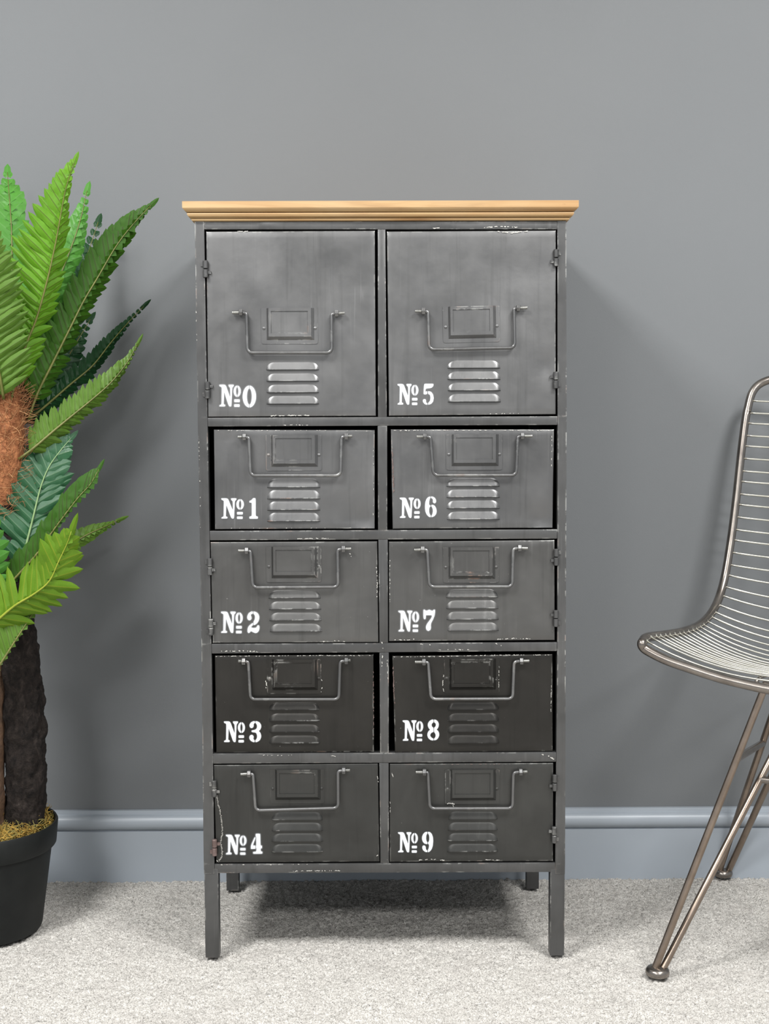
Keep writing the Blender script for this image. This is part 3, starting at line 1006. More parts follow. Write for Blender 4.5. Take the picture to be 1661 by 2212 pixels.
for D in DOORS:
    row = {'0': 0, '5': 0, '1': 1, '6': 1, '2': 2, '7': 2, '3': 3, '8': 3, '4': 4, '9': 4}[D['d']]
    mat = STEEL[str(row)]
    yf = 0.0015 if D['k'] == 'door' else 0.0035
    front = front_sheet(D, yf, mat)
    front['label'] = ('dark steel hinged door with white number ' if D['k'] == 'door' else 'dark steel drawer front with white number ') + D['d']
    ys = yf - 0.0001
    # handle rod with threaded ends
    hd = D['hd']
    yr = ys - 0.0072
    tipL, nutL, topL, botL, botR, topR, nutR, tipR = hd
    path = [P(*nutL, yr), P(topL[0], nutL[1] + 1.0, yr), P(botL[0], botL[1], yr - 0.001), P(botR[0], botR[1], yr - 0.001), P(topR[0], nutR[1] + 1.0, yr), P(*nutR, yr)]
    m = MB()
    m.tube(fillet(path, 0.0085, 7), 0.0026, 12)
    m.build('handle', STEEL_ROD, front, smooth=True, angle=50)
    for tip, nut, sgn in ((tipL, nutL, -1), (tipR, nutR, 1)):
        m = MB()
        a, b = P(*nut, yr), P(*tip, yr)
        n = 14
        pts = [a.lerp(b, k / n) for k in range(n + 1)]
        m.tube(pts, [0.0023 + (0.0003 if k % 2 else 0.0) for k in range(n + 1)], 10)
        m.build('threaded_end', BOLT, front, smooth=True, angle=40)
        m = MB()
        hexnut(a, 0.0062, 0.0058, m)
        # lug that holds the nut to the sheet
        m.box((a.x - 0.0022, a.y + 0.001, a.z - 0.0042), (a.x + 0.0022, ys + 0.0012, a.z + 0.0042))
        m.build('handle_nut', STEEL_ROD, front, bevel=0.0003, seg=1)
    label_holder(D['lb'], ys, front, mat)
    x0, yt, x1, yb, ybl, xl0, xl1 = D['lv']
    for k in range(4):
        t = k / 3
        hgt = (yb - yt) + 0.4
        bot = yb + (ybl - yb) * t
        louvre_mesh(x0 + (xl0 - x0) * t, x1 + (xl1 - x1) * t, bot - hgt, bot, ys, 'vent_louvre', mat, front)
    build_number(D['d'], D['nb'], front, ys - 0.0009, 2.4 if D['d'] in '2470' else 1.5)
    if D['k'] == 'drawer':
        tl, tr, br, bl = [P(*c, yf) for c in D['q']]
        m = MB()
        x0_, x1_, z0_, z1_ = bl.x + .004, tr.x - .004, bl.z + .003, tl.z - .012
        m.box((x0_, yf + .016, z0_), (x1_, 0.29, z1_))
        m.build('drawer_box', INNER_AND_SHADE, front)
    for hi, (hx, hy) in enumerate(D['h']):
        c = P(hx, hy, -0.0025)
        m = MB()
        L = 0.0265
        for q0, q1 in ((-L / 2, -0.0006), (0.0006, L / 2)):
            m.lathe([(0.0034, q0), (0.0041, q0 + .0007), (0.0041, q1 - .0007), (0.0034, q1)], c, 14)
        # weld tabs: one on the post, one on the door
        flip = 1 if hi == 0 else -1
        m.box((min(c.x, c.x + D['hs'] * .0075), c.y + .0005, c.z + flip * .0072 - .0032), (max(c.x, c.x + D['hs'] * .0075), c.y + .0032, c.z + flip * .0072 + .0032))
        m.box((min(c.x, c.x - D['hs'] * .0085), c.y + .0005, c.z - flip * .0055 - .0022), (max(c.x, c.x - D['hs'] * .0085), c.y + .0042, c.z - flip * .0055 + .0022))
        m.build('hinge', RUST if (D['d'] == '4' and hi == 1) else STEEL_FRAME, front, smooth=True, angle=35)

# rubbed-through paint: ragged bare-metal flecks where the photograph shows them
CHIP = mat_simple('bare_metal_chip', (0.36, 0.35, 0.33), (0.55, 0.54, 0.50), 300, 0.5, 0.3)
CHIP_D = mat_simple('peeled_lacquer', (0.17, 0.165, 0.15), (0.27, 0.26, 0.24), 300, 0.6, 0.2)
CHIPS = [  # owner digit or 'frame', material, path, mean half width in px, density
    ('0', CHIP, [(585, 898), (620, 897.5), (668, 897)], 1.6, .7), ('0', CHIP, [(513, 499.5), (540, 499.5)], 1.0, .8), ('0', CHIP, [(622, 722), (630, 724), (648, 722)], 1.3, .5),
    ('0', CHIP, [(600, 795), (640, 792), (670, 793)], 1.0, .4), ('5', CHIP, [(1075, 500), (1105, 503), (1140, 499)], 1.8, .7), ('5', CHIP, [(990, 791), (1020, 789), (1060, 791)], 1.1, .5),
    ('5', CHIP, [(1050, 894), (1090, 893.5), (1140, 893)], 1.2, .5), ('frame', CHIP, [(1040, 492), (1080, 489), (1118, 491)], 1.6, .6), ('frame', CHIP, [(935, 493), (952, 492)], 1.4, .7),
    ('1', CHIP, [(470, 930), (560, 930), (700, 930), (800, 931)], 1.0, .45), ('1', CHIP, [(806, 935), (807, 1060), (806, 1135)], 1.0, .4), ('1', CHIP, [(470, 1141), (620, 1141), (790, 1140)], 0.9, .3),
    ('6', CHIP, [(848, 930), (950, 929.5), (1080, 929.5), (1190, 929.5)], 1.2, .55), ('6', RUST, [(847, 968), (849, 1020), (850, 1064)], 2.0, .8), ('6', CHIP, [(1192, 940), (1191, 1010)], 1.0, .5),
    ('6', CHIP, [(980, 1065), (1000, 1063), (1030, 1066)], 1.2, .5), ('1', CHIP, [(607, 1066), (640, 1064), (660, 1066)], 1.2, .5),
    ('2', CHIP, [(661, 1213), (667, 1217), (664, 1225), (669, 1230)], 2.6, .7), ('2', CHIP, [(813, 1225), (815, 1250), (814, 1290)], 1.2, .6), ('2', CHIP, [(696, 1386), (720, 1384), (745, 1386)], 1.5, .5),
    ('2', CHIP, [(756, 1195), (758, 1203)], 1.6, .9), ('2', CHIP, [(612, 1362), (640, 1360), (680, 1361)], 1.0, .5),
    ('7', CHIP, [(842, 1210), (842, 1260), (842, 1300)], 1.0, .5), ('7', CHIP, [(852, 1382), (880, 1382), (895, 1381)], 1.3, .6), ('7', CHIP, [(1074, 1381), (1110, 1379), (1145, 1380)], 1.3, .6),
    ('frame', CHIP, [(642, 1164), (680, 1163), (712, 1163)], 1.2, .6), ('frame', CHIP, [(610, 918.5), (640, 917.5), (665, 918.5)], 1.2, .5), ('frame', CHIP, [(478, 1407), (520, 1406), (560, 1408)], 1.6, .6),
    ('frame', CHIP, [(823, 1380), (827, 1400), (824, 1448)], 1.6, .5), ('frame', CHIP, [(836, 1420), (838, 1470)], 1.0, .5), ('frame', CHIP, [(1170, 1630), (1185, 1633), (1197, 1640)], 2.0, .6),
    ('frame', CHIP, [(905, 1391), (930, 1393)], 1.6, .5), ('frame', CHIP, [(940, 1404), (985, 1403), (1020, 1404)], 1.3, .5), ('frame', CHIP, [(1070, 1390), (1083, 1395)], 1.4, .6),
    ('frame', CHIP, [(625, 1882), (680, 1881), (735, 1881)], 1.4, .6), ('frame', CHIP, [(555, 1631), (610, 1632), (640, 1631)], 1.2, .5), ('frame', CHIP, [(715, 1632), (725, 1634)], 1.2, .8),
    ('frame', CHIP, [(470, 1868), (560, 1868), (680, 1867)], 1.1, .35), ('frame', CHIP, [(423, 640), (425, 740)], 1.0, .4), ('frame', CHIP, [(428, 920), (431, 1000), (433, 1140)], 1.0, .4),
    ('3', CHIP, [(466, 1418), (560, 1417), (680, 1416), (800, 1416)], 1.1, .55), ('3', RUST, [(806, 1450), (807, 1520), (807, 1590)], 1.2, .6), ('3', CHIP, [(574, 1470), (576, 1478), (574, 1487)], 1.4, .8),
    ('3', CHIP, [(692, 1462), (697, 1475), (694, 1495)], 1.0, .5), ('3', CHIP, [(600, 1473), (602, 1475)], 1.2, .9),
    ('8', CHIP, [(850, 1419), (960, 1418), (1080, 1415), (1190, 1415)], 1.2, .55), ('8', CHIP, [(958, 1458), (957, 1470), (956, 1480), (958.5, 1494)], 1.2, .8), ('8', CHIP, [(1077.5, 1444), (1077.5, 1485)], 0.8, .6),
    ('8', RUST, [(849, 1440), (851, 1500), (853, 1520)], 1.6, .8), ('8', CHIP, [(1191, 1480), (1190, 1540)], 0.9, .6),
    ('9', CHIP, [(966, 1735), (974, 1735.5), (982, 1737)], 1.8, .9), ('9', CHIP, [(978, 1739), (980, 1743)], 1.0, .9), ('9', CHIP, [(905, 1858), (930, 1856), (960, 1858)], 1.4, .6),
    ('9', CHIP, [(1046, 1857), (1080, 1858)], 1.2, .6), ('9', RUST, [(954, 1651.5), (1000, 1651), (1080, 1650.5)], 1.0, .5), ('9', CHIP, [(846, 1670), (850, 1678)], 1.2, .6), ('9', CHIP, [(842, 1700), (843, 1760)], .9, .5),
    ('4', CHIP_D, [(467, 1716), (471, 1735), (476, 1755), (479, 1775), (480.5, 1800), (476, 1820), (480, 1835), (479, 1850), (471, 1862)], 2.2, 1.0),
    ('4', CHIP, [(813, 1849), (817, 1847)], 1.6, .9), ('4', CHIP, [(815, 1672), (817, 1690)], 1.0, .7), ('4', CHIP, [(669, 1714), (673, 1712)], 1.2, .9), ('4', CHIP, [(468, 1858), (473, 1862)], 2.0, .9),
]
FRONTS = {}
for o in CAB.children:
    if o.get('label', '').startswith('dark steel'):
        FRONTS[o['label'][-1]] = o
acc = {}
for own, mt, path, hw, dens in CHIPS:
    acc.setdefault((own, mt.name), [mt, []])[1].append((path, hw, dens))
rng = random.Random(5)
for (own, _), (mt, items) in acc.items():
    m = MB()
    par = CAB if own == 'frame' else FRONTS[own]
    for path, hw, dens in items:
        pts = resample([Vector((x, y, 0)) for x, y in path], max(4, int(sum(math.dist(a, b) for a, b in zip(path, path[1:])) / 1.3)))
        yp = -0.0004 if own == 'frame' else {'0': .0003, '5': .0003}.get(own, .0003 if own in '2749' else .0024)
        run = []
        ph = rng.uniform(0, 50)

        def flush(run):
            if len(run) < 2: return
            vs, fs = [], []
            for k, (p, n_, a, b) in enumerate(run):
                vs += [tuple(P(p.x + n_.x * a, p.y + n_.y * a, yp)), tuple(P(p.x - n_.x * b, p.y - n_.y * b, yp))]
                if k: fs.append((2 * k - 2, 2 * k - 1, 2 * k + 1, 2 * k))
            m.add(vs, fs)
        for k, p in enumerate(pts):
            t = (pts[min(k + 1, len(pts) - 1)] - pts[max(0, k - 1)]).normalized()
            n_ = Vector((-t.y, t.x, 0))
            g = noise.noise(Vector((k * .22 + ph, 0, 0))) * .9 + noise.noise(Vector((k * .9 + ph, 5, 0))) * .4
            if dens >= 1 or g > 0.55 - dens * 1.05:
                run.append((p + n_ * rng.uniform(-.4, .4) * hw, n_, hw * rng.uniform(.1, 1.0), hw * rng.uniform(.1, 1.0)))
            else:
                flush(run)
                run = []
        flush(run)
    if m.v:
        o = link('worn_paint', m.mesh('worn_paint'), mt, par)
        o['kind'] = 'stuff'

# ------------------------------------------------------------------ wire chair
f1 = G(1420, 2107)
f2 = G(1561, 1892)
Bk = Vector((f2.x - f1.x, f2.y - f1.y, 0)).normalized()          # front -> back of the chair
Wd = Vector((Bk.y, -Bk.x, 0))                                    # across, towards the viewer's right
yF = f1.y - 0.005
FC = P(1387, 1388, yF)
HALF = 0.215
CEN = FC + Wd * HALF
CHAIR = empty('wire_chair', (CEN.x + Bk.x * 0.22, CEN.y + Bk.y * 0.22, 0))
tag(CHAIR, 'bronzed steel wire chair with slatted bucket seat by the grey wall', 'chair')


def mir(p):
    return p - Wd * (2 * (p - CEN).dot(Wd))


def Q(px, py, org, nrm):
    d = ray(px, py)
    return CAM + d * ((org - CAM).dot(nrm) / d.dot(nrm))


side_px = [(1387, 1388, 0), (1398, 1377, .025), (1440, 1371, .10), (1480, 1363, .175), (1516, 1346, .255), (1544, 1312, .312), (1563, 1258, .347),
           (1577, 1180, .368), (1590, 1080, .385), (1602, 970, .400), (1613, 890, .412), (1626, 846, .418)]
side = [P(x, y, yF + dy) for x, y, dy in side_px]
top = [P(1652, 824, yF + .418)]
front = [Q(x, y, FC, Bk) for x, y in ((1391, 1400), (1412, 1413), (1442, 1427), (1482, 1441), (1560, 1466), (1650, 1487))]
topmid = (top[0] + mir(top[0])) / 2 + Vector((0, 0, 0.008)) + Bk * 0.012
half_top = catmull([side[-2], side[-1], top[0], top[0].lerp(topmid, .35) + Vector((0, 0, .005)), topmid], 8)
frontmid = (front[-1] + mir(front[-1])) / 2
frontmid.z = front[-1].z - 0.002
left_curve = catmull(side, 10)
fcurve = catmull([side[1], side[0]] + front[:-1] + ([front[-1]] if (front[-1] - CEN).dot(Wd) < -0.01 else []) + [frontmid], 8)[8:]
loop = list(reversed(fcurve)) + left_curve[1:-10] + half_top
loopR = [mir(p) for p in reversed(loop)]
full = loop + loopR[1:]
m = MB()
m.tube(full + [full[0]], 0.0075, 14, cap=False)
o = m.build('frame_tube', TUBE, CHAIR, smooth=True)
o['label'] = 'bronzed tube looping round seat and back'

seatline = resample(left_curve[2:-4], 200)


def surf(s, u):
    """point of the sagging wire surface; s along the side 0..1, u across 0..1"""
    p = seatline[min(199, int(s * 199))]
    q = mir(p)
    sh = 1 - abs(2 * u - 1) ** 2.2
    dn = np.interp(s, [0, .3, .45, .6, .8, 1], [.050, .056, .042, .014, .007, .004])
    bkw = np.interp(s, [0, .3, .45, .6, .8, 1], [0, .004, .022, .024, .020, .014])
    return p.lerp(q, u) + Vector((0, 0, -dn * sh)) + Bk * (bkw * sh)


NW = 36
for k in range(NW):
    s = (k + 0.15) / (NW - 0.6)
    pts = [surf(s, 0.012 + 0.976 * j / 20) + Vector((0, 0, 0.004)) for j in range(21)]
    m = MB()
    m.tube(pts, 0.0016 if s < 0.42 else 0.0019, 8)
    for e in (pts[0], pts[-1]):          # weld beads
        m.lathe([(0.0010, -0.0032), (0.0034, -0.0012), (0.0034, 0.0012), (0.0010, 0.0032)], e, 8)
    m.build('seat_wire' if s < 0.42 else 'back_wire', WIRE, CHAIR, smooth=True)
for u in (0.40, 0.60):
    m = MB()
    m.tube([surf(s / 40, u) + Vector((0, 0, 0.0002)) - Bk * 0.002 for s in range(0, 18)], 0.0030, 8)
    m.build('support_rod', TUBE, CHAIR, smooth=True)


def rod(a, b, r, name, mat=TUBE_D, both=True):
    for fl in ((False, True) if both else (False,)):
        p, q = (mir(a), mir(b)) if fl else (a, b)
        m = MB()
        m.tube([p.lerp(q, k / 6) for k in range(7)], r, 12)
        m.build(name, mat, CHAIR, smooth=True, angle=50)


RA = (P(1414, 2094, f1.y), P(1655, 1476, f1.y + 0.02))
RBB = (P(1431, 2094, f1.y), P(1747, 1478, f1.y + 0.15))
RC = (P(1553, 1882, f2.y), P(1698, 1455, f2.y - 0.13))
RD = (P(1573, 1882, f2.y), P(1768, 1455, f2.y - 0.17))
for a, b in (RA, RBB):
    rod(a, b, 0.0058, 'leg_rod')
for a, b in (RC, RD):
    rod(a, b, 0.0062, 'leg_rod')


def on(rd, py):
    a, b = rd
    for k in range(401):
        p = a.lerp(b, k / 400)
        if project(p)[1] <= py:
            return p
    return b


rod(on(RA, 1640), on(RC, 1606), 0.0062, 'side_brace', TUBE)
pb = on(RBB, 1684)
rod(pb, mir(pb), 0.0058, 'cross_brace', TUBE, both=False)
rod(on(RA, 1478), on(RC, 1458), 0.006, 'seat_bearer', TUBE)
for f, r in ((f1, 0.0190), (f2, 0.0185)):
    for p in (f, mir(f)):
        m = MB()
        m.lathe([(r * .72, 0.0), (r * .95, .002), (r, .006), (r * .97, .010), (r * .80, .0135), (r * .4, .0150)], (p.x, p.y, -0.0005), 24)
        m.build('foot', TUBE, CHAIR, smooth=True, angle=60)

# ------------------------------------------------------------------ potted tree fern
pc = G(-32, 2003)
pot_r0 = 0.092
FERN = empty('potted_tree_fern', (pc.x, pc.y, 0))
tag(FERN, 'tall artificial tree fern in a black plastic pot on the carpet', 'plant')
FY = pc.y
sc = (FY - CAM.y) / FPX          # metres per pixel at the plant
zrim = P(-32, 1774, FY).z
rr_ = 161 * sc
rb_ = 123 * sc
lipz = zrim - 0.043
m = MB()
tp = (rr_ - rb_) / zrim
prof = [(rb_ * .90, 0.0), (rb_ * .98, .001), (rb_, .005), (rb_ + tp * (lipz) - .004, lipz), (rr_ - .005, lipz + .001), (rr_ - .0035, lipz + .003), (rr_, zrim - .003), (rr_ - .0015, zrim),
        (rr_ - .0045, zrim - .001), (rr_ - .006, zrim - .012), (rr_ - .02, zrim - 0.05)]
m.lathe(prof, (pc.x, pc.y, -0.001), 56)
m.build('pot', POTM, FERN, smooth=True, angle=35)
# soil and moss
zs = zrim - 0.014
m = MB()
NR, NA = 10, 40
vs = [(pc.x, pc.y, zs + .012)]
for i in range(1, NR + 1):
    for j in range(NA):
        a = 2 * math.pi * j / NA
        r = (rr_ - .008) * i / NR
        x, y = pc.x + r * math.cos(a), pc.y + r * math.sin(a)
        vs.append((x, y, zs + .010 * (1 - (i / NR) ** 2) + .006 * noise.noise(Vector((x * 60, y * 60, 0)))))
fs = [(0, 1 + j, 1 + (j + 1) % NA) for j in range(NA)]
for i in range(NR - 1):
    for j in range(NA):
        a, b = 1 + i * NA + j, 1 + i * NA + (j + 1) % NA
        fs.append((a, a + NA, b + NA, b))
m.add(vs, fs)
m.build('potting_bed', MOSS_G, FERN, smooth=True)


def strands(name, mat, pts, r, seg, length, curl, rng, parent, rmax=None):
    m = MB()
    for p, d in pts:
        p = Vector(p)
        d = Vector(d).normalized()
        path = [p]
        for k in range(seg):
            d = (d + Vector((rng.uniform(-1, 1), rng.uniform(-1, 1), rng.uniform(-1, 1))) * curl).normalized()
            q = path[-1] + d * length / seg * rng.uniform(.7, 1.3)
            if rmax:
                h = Vector((q.x - pc.x, q.y - pc.y, 0))
                if h.length > rmax:
                    q -= h * (1 - rmax / h.length)
            path.append(q)
        m.tube(path, [r * (1 - .6 * k / seg) for k in range(seg + 1)], 3, cap=False)
    me = m.mesh(name)
    o = link(name, me, mat, parent, smooth=True)
    o['kind'] = 'stuff'
    return o


rng = random.Random(11)
for mt, n in ((MOSS, 1500), (MOSS_G, 700)):
    L = []
    for _ in range(n):
        a = rng.uniform(0, 2 * math.pi)
        r = (rr_ - .014) * math.sqrt(rng.uniform(.05, 1))
        x, y = pc.x + r * math.cos(a), pc.y + r * math.sin(a)
        L.append(((x, y, zs + .006 + .010 * rng.random() + .006 * noise.noise(Vector((x * 50, y * 50, 1)))), (rng.uniform(-1, 1), rng.uniform(-1, 1), rng.uniform(-.15, .35))))
    strands('moss_strands', mt, L, 0.0010, 7, 0.026, 0.85, rng, FERN, rr_ - .0075)


def rough_trunk(name, rows, mat, amp, freq, seed, NA=36, per=10):
    ctr = catmull([P(x, y, FY + dy) for x, y, r, dy in rows], per)
    rad = []
    for i in range(len(rows) - 1):
        for k in range(per):
            rad.append((rows[i][2] + (rows[i + 1][2] - rows[i][2]) * k / per) * sc)
    rad.append(rows[-1][2] * sc)
    vs = []
    for c, r in zip(ctr, rad):
        for j in range(NA):
            a = 2 * math.pi * j / NA
            d = Vector((math.cos(a), math.sin(a), 0))
            q = c + d * r
            n1 = noise.noise(Vector((q.x * freq + seed, q.y * freq, q.z * freq * .55)))
            n2 = noise.noise(Vector((q.x * freq * 3.1, q.y * freq * 3.1 + seed, q.z * freq * 2)))
            vs.append(tuple(q + d * (amp * n1 + amp * .55 * n2) + Vector((0, 0, amp * .5 * n2))))
    k = len(ctr)
    fs = [(i * NA + j, i * NA + (j + 1) % NA, (i + 1) * NA + (j + 1) % NA, (i + 1) * NA + j) for i in range(k - 1) for j in range(NA)]
    fs += [tuple(range(NA - 1, -1, -1)), tuple((k - 1) * NA + j for j in range(NA))]
    m = MB()
    m.add(vs, fs)
    return m.build(name, mat, FERN, smooth=True), ctr, rad


rough_trunk('trunk', [(52, 1800, 43, 0), (54, 1740, 43, 0), (55, 1640, 44, 0), (52, 1550, 44, 0), (46, 1460, 42, 0), (36, 1370, 39, 0), (24, 1280, 37, 0), (12, 1180, 36, 0), (4, 1090, 36, 0)],
            BARK, 0.0060, 60, 1.0, 64, 22)
rough_trunk('side_trunk', [(-28, 1805, 38, -.02), (-28, 1700, 37, -.02), (-26, 1560, 36, -.015), (-24, 1420, 34, -.01), (-20, 1280, 32, 0), (-14, 1150, 30, 0)], BARK2, 0.0035, 50, 4.0, 30, 8)
_, cc, cr = rough_trunk('fibre_crown', [(2, 1110, 34, 0), (2, 1050, 44, 0), (0, 990, 50, 0), (-2, 930, 52, 0), (-2, 880, 48, 0), (0, 840, 36, 0), (0, 815, 16, 0)], COIR, 0.004, 60, 7.0, 36, 6)
for mt, n in ((COIR, 700), (COIR_L, 380)):
    L = []
    for _ in range(n):
        i = rng.randrange(len(cc) - 6)
        a = rng.uniform(math.pi, 2.4 * math.pi)
        d = Vector((math.cos(a), math.sin(a), 0))
        L.append((cc[i] + d * cr[i] * 1.0, d * .5 + Vector((rng.uniform(-1, 1), rng.uniform(-.4, .4), rng.uniform(-.2, 1.1)))))
    strands('fibre_strands', mt, L, 0.0006, 6, 0.032, 0.35, rng, FERN)


def leaflet_mesh(variant):
    r = random.Random(100 + variant)
    NY, XS = 7, (-1, -.52, 0, .52, 1)
    wave, ph, curl, side = r.uniform(.04, .10), r.uniform(0, 6), r.uniform(.02, .16), r.uniform(-.07, .07)
    vs, uv = [], []
    for j in range(NY + 1):
        y = j / NY
        w = 0.5 * (0.98 if y < .12 else 1.0) * (1 - max(0, (y - .42) / .58) ** 2.1 * .93)
        for x in XS:
            edge = abs(x)
            z = -0.16 * edge * w + wave * math.sin(ph + y * 11) * edge * w - curl * y * y * .5
            sx = x * w * (1 + .06 * math.sin(ph * 2 + y * 17) * edge)
            vs.append((sx + side * y * y * 2, y - (0.03 * edge if j == NY else 0), z))
            uv.append(((x + 1) / 2, y))
    n = len(XS)
    fs = [(j * n + i, j * n + i + 1, (j + 1) * n + i + 1, (j + 1) * n + i) for j in range(NY) for i in range(n - 1)]
    return vs, fs, uv


LV = [leaflet_mesh(i) for i in range(8)]
LMESH = {}


def leaf_me(variant, color):
    if (variant, color) not in LMESH:
        vs, fs, uv = LV[variant]
        me = bpy.data.meshes.new('leaflet')
        me.from_pydata(vs, [], fs)
        ul = me.uv_layers.new(name='UVMap')
        for lp in me.loops:
            ul.data[lp.index].uv = uv[lp.vertex_index]
        me.materials.append(LEAF[color])
        me.polygons.foreach_set('use_smooth', [True] * len(fs))
        LMESH[(variant, color)] = me
    return LMESH[(variant, color)]


RECS = []          # score, frond, matrix, variant, colour


def env(t, a, b, full=(0.12, 0.55), tip=0.12):
    """leaflet length along the stalk"""
    if t < full[0]:
        k = 0.62 + 0.38 * t / full[0]
    elif t < full[1]:
        k = 1.0
    else:
        q = (t - full[1]) / (1 - full[1])
        k = tip + (1 - tip) * (1 - q ** 1.35)
    return k * (a + (b - a) * t)


def frond(pts, y0, y1, L, R, phL, phR, color, n, angL=62, angR=62, start=0.08, stalk=None, droop=0.0, keep=True, full=(0.12, 0.55), wfac=1.0, tipleaf=1.0):
    k = len(pts)
    ctl = [P(px, py, y0 + (y1 - y0) * (i / (k - 1)) ** 1.2) for i, (px, py) in enumerate(pts)]
    cur = resample(catmull(ctl, 10), 120)
    length = sum((cur[i + 1] - cur[i]).length for i in range(119))
    m = MB()
    m.tube(resample(cur, 30), [0.0025 * (1 - .78 * i / 29) for i in range(30)], 6)
    fo = m.build('frond', stalk or RACHIS, FERN, smooth=True)
    step = length * (1 - start) / n
    rg = random.Random(hash((color, n, int(pts[0][0]), int(pts[-1][1]))) & 0xffff)
    rg = random.Random(int(pts[-1][0] * 7 + pts[-1][1] * 3 + n))
    for i in range(n):
        t = start + (1 - start) * (i + .5) / n
        q = t * 119
        a = int(q)
        p = cur[a].lerp(cur[min(119, a + 1)], q - a)
        T = (cur[min(119, a + 2)] - cur[max(0, a - 2)]).normalized()
        Vc = (CAM - p).normalized()
        S = T.cross(Vc).normalized()
        for sgn, ln, ph, ang in ((-1, L, phL, angL), (1, R, phR, angR)):
            if not ln: continue
            # angle closes towards the tip
            an = math.radians((ang + rg.uniform(-5, 5)) * (1 - 0.45 * t ** 2.5))
            f = math.radians(ph + rg.uniform(-9, 9))
            e = S * (sgn * math.cos(f)) - Vc * math.sin(f)
            d = (T * math.cos(an) + e * math.sin(an) + Vector((0, 0, -droop))).normalized()
            l = env(t, ln[0], ln[1], full) * sc * rg.uniform(.92, 1.06)
            w = step * wfac * rg.uniform(.95, 1.12) / max(.45, math.sin(an)) * .96
            l = max(l, step * (1.35 - .7 * t * t))
            w = min(w, l * .78)
            X = (T - d * T.dot(d)).normalized()
            Z = X.cross(d)
            if Z.dot(Vc) < 0:
                Z = -Z
                X = -X
            M = Matrix((X * w, d * l, Z * l * .8)).transposed().to_4x4()
            M.translation = p
            mid = p + d * l * .5
            px, py = project(mid)
            score = (l * 1000 * (1.25 - 3 * (mid.y - FY)) * (math.cos(f) * .6 + .4)) if (keep and px > -8) else 0
            RECS.append((score, fo, M, rg.randrange(8), color))
    # end leaflet
    T = (cur[-1] - cur[-5]).normalized()
    Vc = (CAM - cur[-1]).normalized()
    X = T.cross(Vc).normalized()
    l = 36 * sc * tipleaf
    M = Matrix((X * step * .62, T * l, X.cross(T) * l * .6)).transposed().to_4x4()
    M.translation = cur[-1] - T * l * .25
    RECS.append((500 if keep and project(cur[-1])[0] > 0 else 0, fo, M, rg.randrange(8), color))
    return fo


f_ = FY
# far layer first
frond([(20, 860), (24, 700), (26, 590), (25, 500), (20, 425), (16, 372)], f_ + .04, f_ + .15, (62, 56), (62, 54), 10, 10, 'pale', 20, 58, 58, full=(.1, .78))
frond([(35, 870), (75, 740), (112, 640), (148, 550), (172, 480), (188, 412)], f_ + .03, f_ + .12, (55, 50), (50, 42), 15, 25, 'pale', 22, 55, 50, full=(.1, .7))
frond([(40, 890), (92, 800), (130, 720), (160, 640), (186, 560), (212, 480)], f_ + .05, f_ + .19, (66, 46), (58, 34), 0, 10, 'dark', 20, 58, 58)
frond([(40, 925), (95, 880), (150, 832), (200, 790), (238, 742), (272, 702), (310, 662)], f_ + .05, f_ + .16, (48, 32), (42, 20), 25, 35, 'dark', 26, 62, 55)
frond([(30, 930), (70, 880), (120, 815), (165, 740), (195, 690)], f_ + .06, f_ + .17, (60, 40), (60, 36), 20, 10, 'dark', 15, 60, 60)
frond([(40, 1250), (100, 1212), (150, 1178), (190, 1154), (228, 1137), (258, 1123)], f_ + .02, f_ + .10, (34, 34), (34, 30), 20, 20, 'olive', 14, 50, 50, start=.25)
# middle layer
frond([(62, 905), (80, 852), (112, 788), (152, 708), (181, 650), (212, 598), (252, 530), (292, 479), (326, 444)], f_ + .01, f_ + .08, (66, 76), (48, 56), 8, 48, 'mid', 29, 48, 60, full=(.1, .66), wfac=1.1)
frond([(22, 870), (40, 796), (58, 740), (79, 688), (102, 606), (121, 520), (141, 412), (160, 352)], f_ - .02, f_ - .03, (112, 112), (64, 56), 5, 42, 'lime', 29, 66, 52, full=(.1, .5), wfac=1.05)
frond([(40, 992), (76, 965), (112, 934), (152, 901), (200, 862), (240, 826), (274, 784), (298, 742)], f_ - .02, f_ + .05, (58, 40), (52, 22), 12, 38, 'olive', 28, 58, 55, wfac=1.05)
frond([(8, 862), (2, 826), (-12, 745), (-22, 650), (-27, 560), (-30, 470)], f_ - .05, f_ - .12, (85, 80), (92, 78), 5, 5, 'olive', 24, 66, 62, start=.02)
# lower layer
frond([(-30, 1290), (-12, 1210), (2, 1140), (14, 1070), (22, 1010)], f_ + .03, f_ + .0, (70, 60), (60, 50), 5, 5, 'dark', 14, 58, 58, start=0)
frond([(38, 1250), (56, 1180), (72, 1116), (88, 1052), (106, 1008), (130, 974), (152, 948)], f_ - .03, f_ + .02, (118, 96), (90, 66), 0, 8, 'teal', 16, 60, 52, stalk=RACHIS_P, full=(.05, .62), wfac=1.05)
frond([(-8, 1294), (38, 1243), (80, 1196), (112, 1150), (146, 1104), (171, 1072), (195, 1046), (213, 1014)], f_ - .06, f_ - .02, (56, 48), (22, 16), 8, 62, 'mid', 24, 42, 55, full=(.1, .8), wfac=1.1)
frond([(-26, 1300), (-24, 1220), (-24, 1150), (-18, 1090)], f_ - .08, f_ - .12, (40, 40), (52, 40), 20, 15, 'pale', 9, 60, 62, start=0)
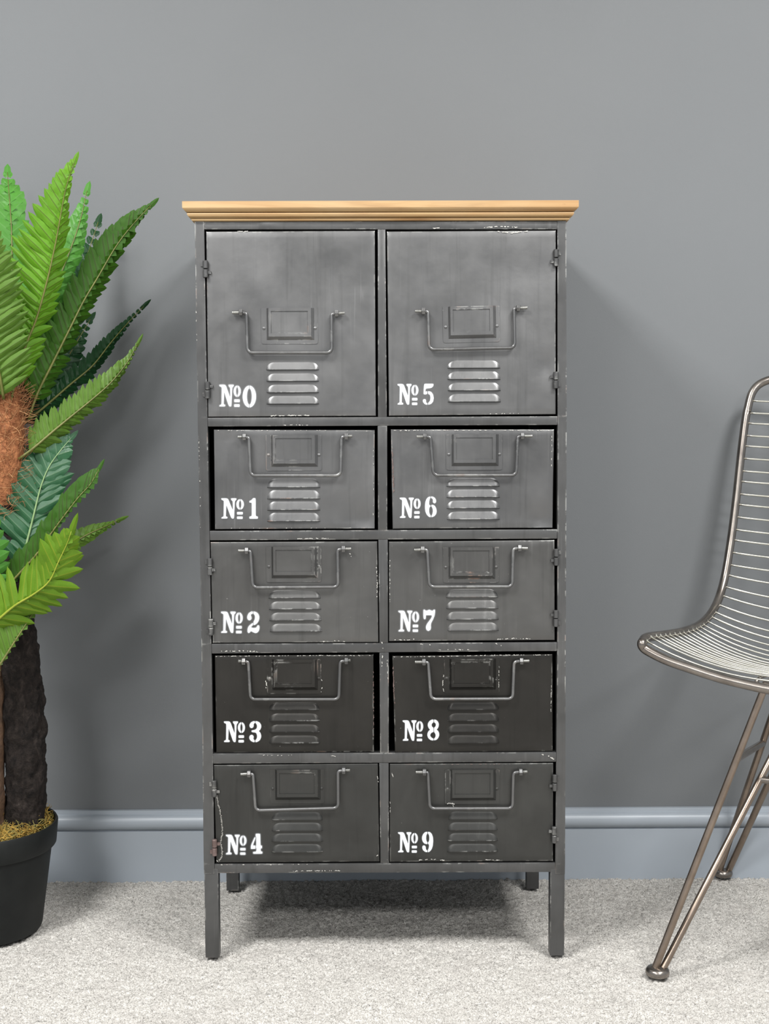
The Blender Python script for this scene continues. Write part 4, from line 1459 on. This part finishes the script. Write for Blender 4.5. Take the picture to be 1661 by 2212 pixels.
frond([(-40, 1372), (-8, 1342), (32, 1308), (72, 1284), (106, 1256), (126, 1214), (144, 1176), (154, 1148)], f_ - .09, f_ - .12, (86, 76), (72, 66), 5, 24, 'yellow', 14, 60, 52, stalk=RACHIS_Y, full=(.1, .66), wfac=1.0, tipleaf=1.6)
frond([(-34, 1482), (-2, 1438), (30, 1388), (60, 1342), (84, 1304)], f_ - .10, f_ - .06, (88, 62), (8, 8), 6, 70, 'olive', 14, 52, 60, start=0)
# fronds leaning out of the frame to the left
for pts, c in (([(-10, 880), (-60, 760), (-120, 620), (-170, 520), (-230, 450)], 'lime'), ([(-20, 920), (-110, 860), (-220, 800), (-320, 770)], 'mid'),
               ([(-20, 1000), (-110, 1010), (-210, 1050), (-300, 1120)], 'olive'), ([(-20, 1080), (-90, 1150), (-160, 1240), (-210, 1340)], 'dark'),
               ([(-10, 1050), (-70, 1030), (-150, 960), (-230, 900)], 'teal')):
    frond(pts, f_, f_ + .03, (70, 60), (70, 60), 15, 15, c, 18, keep=False)

RECS.sort(key=lambda r: -r[0])
for i, (s_, fo, M, var, c) in enumerate(RECS[:300]):
    o = bpy.data.objects.new('leaflet', leaf_me(var, c))
    COL.objects.link(o)
    o.parent = fo
    o.matrix_local = M
rest = RECS[300:]
cols = list(LEAF)
vs, fs, mi, uvs = [], [], [], []
for s_, fo, M, var, c in rest:
    v, f, uv = LV[var]
    b = len(vs)
    vs += [tuple(M @ Vector(p)) for p in v]
    fs += [tuple(i + b for i in q) for q in f]
    mi += [cols.index(c)] * len(f)
    uvs += uv
me = bpy.data.meshes.new('small_leaflets')
me.from_pydata(vs, [], fs)
for c in cols:
    me.materials.append(LEAF[c])
me.polygons.foreach_set('material_index', mi)
me.polygons.foreach_set('use_smooth', [True] * len(fs))
ul = me.uv_layers.new(name='UVMap')
li_ = np.empty(len(me.loops), dtype=np.int32)
me.loops.foreach_get('vertex_index', li_)
ul.data.foreach_set('uv', np.array(uvs, dtype=np.float32)[li_].ravel())
o = link('small_leaflets', me, None, FERN)
o['kind'] = 'stuff'
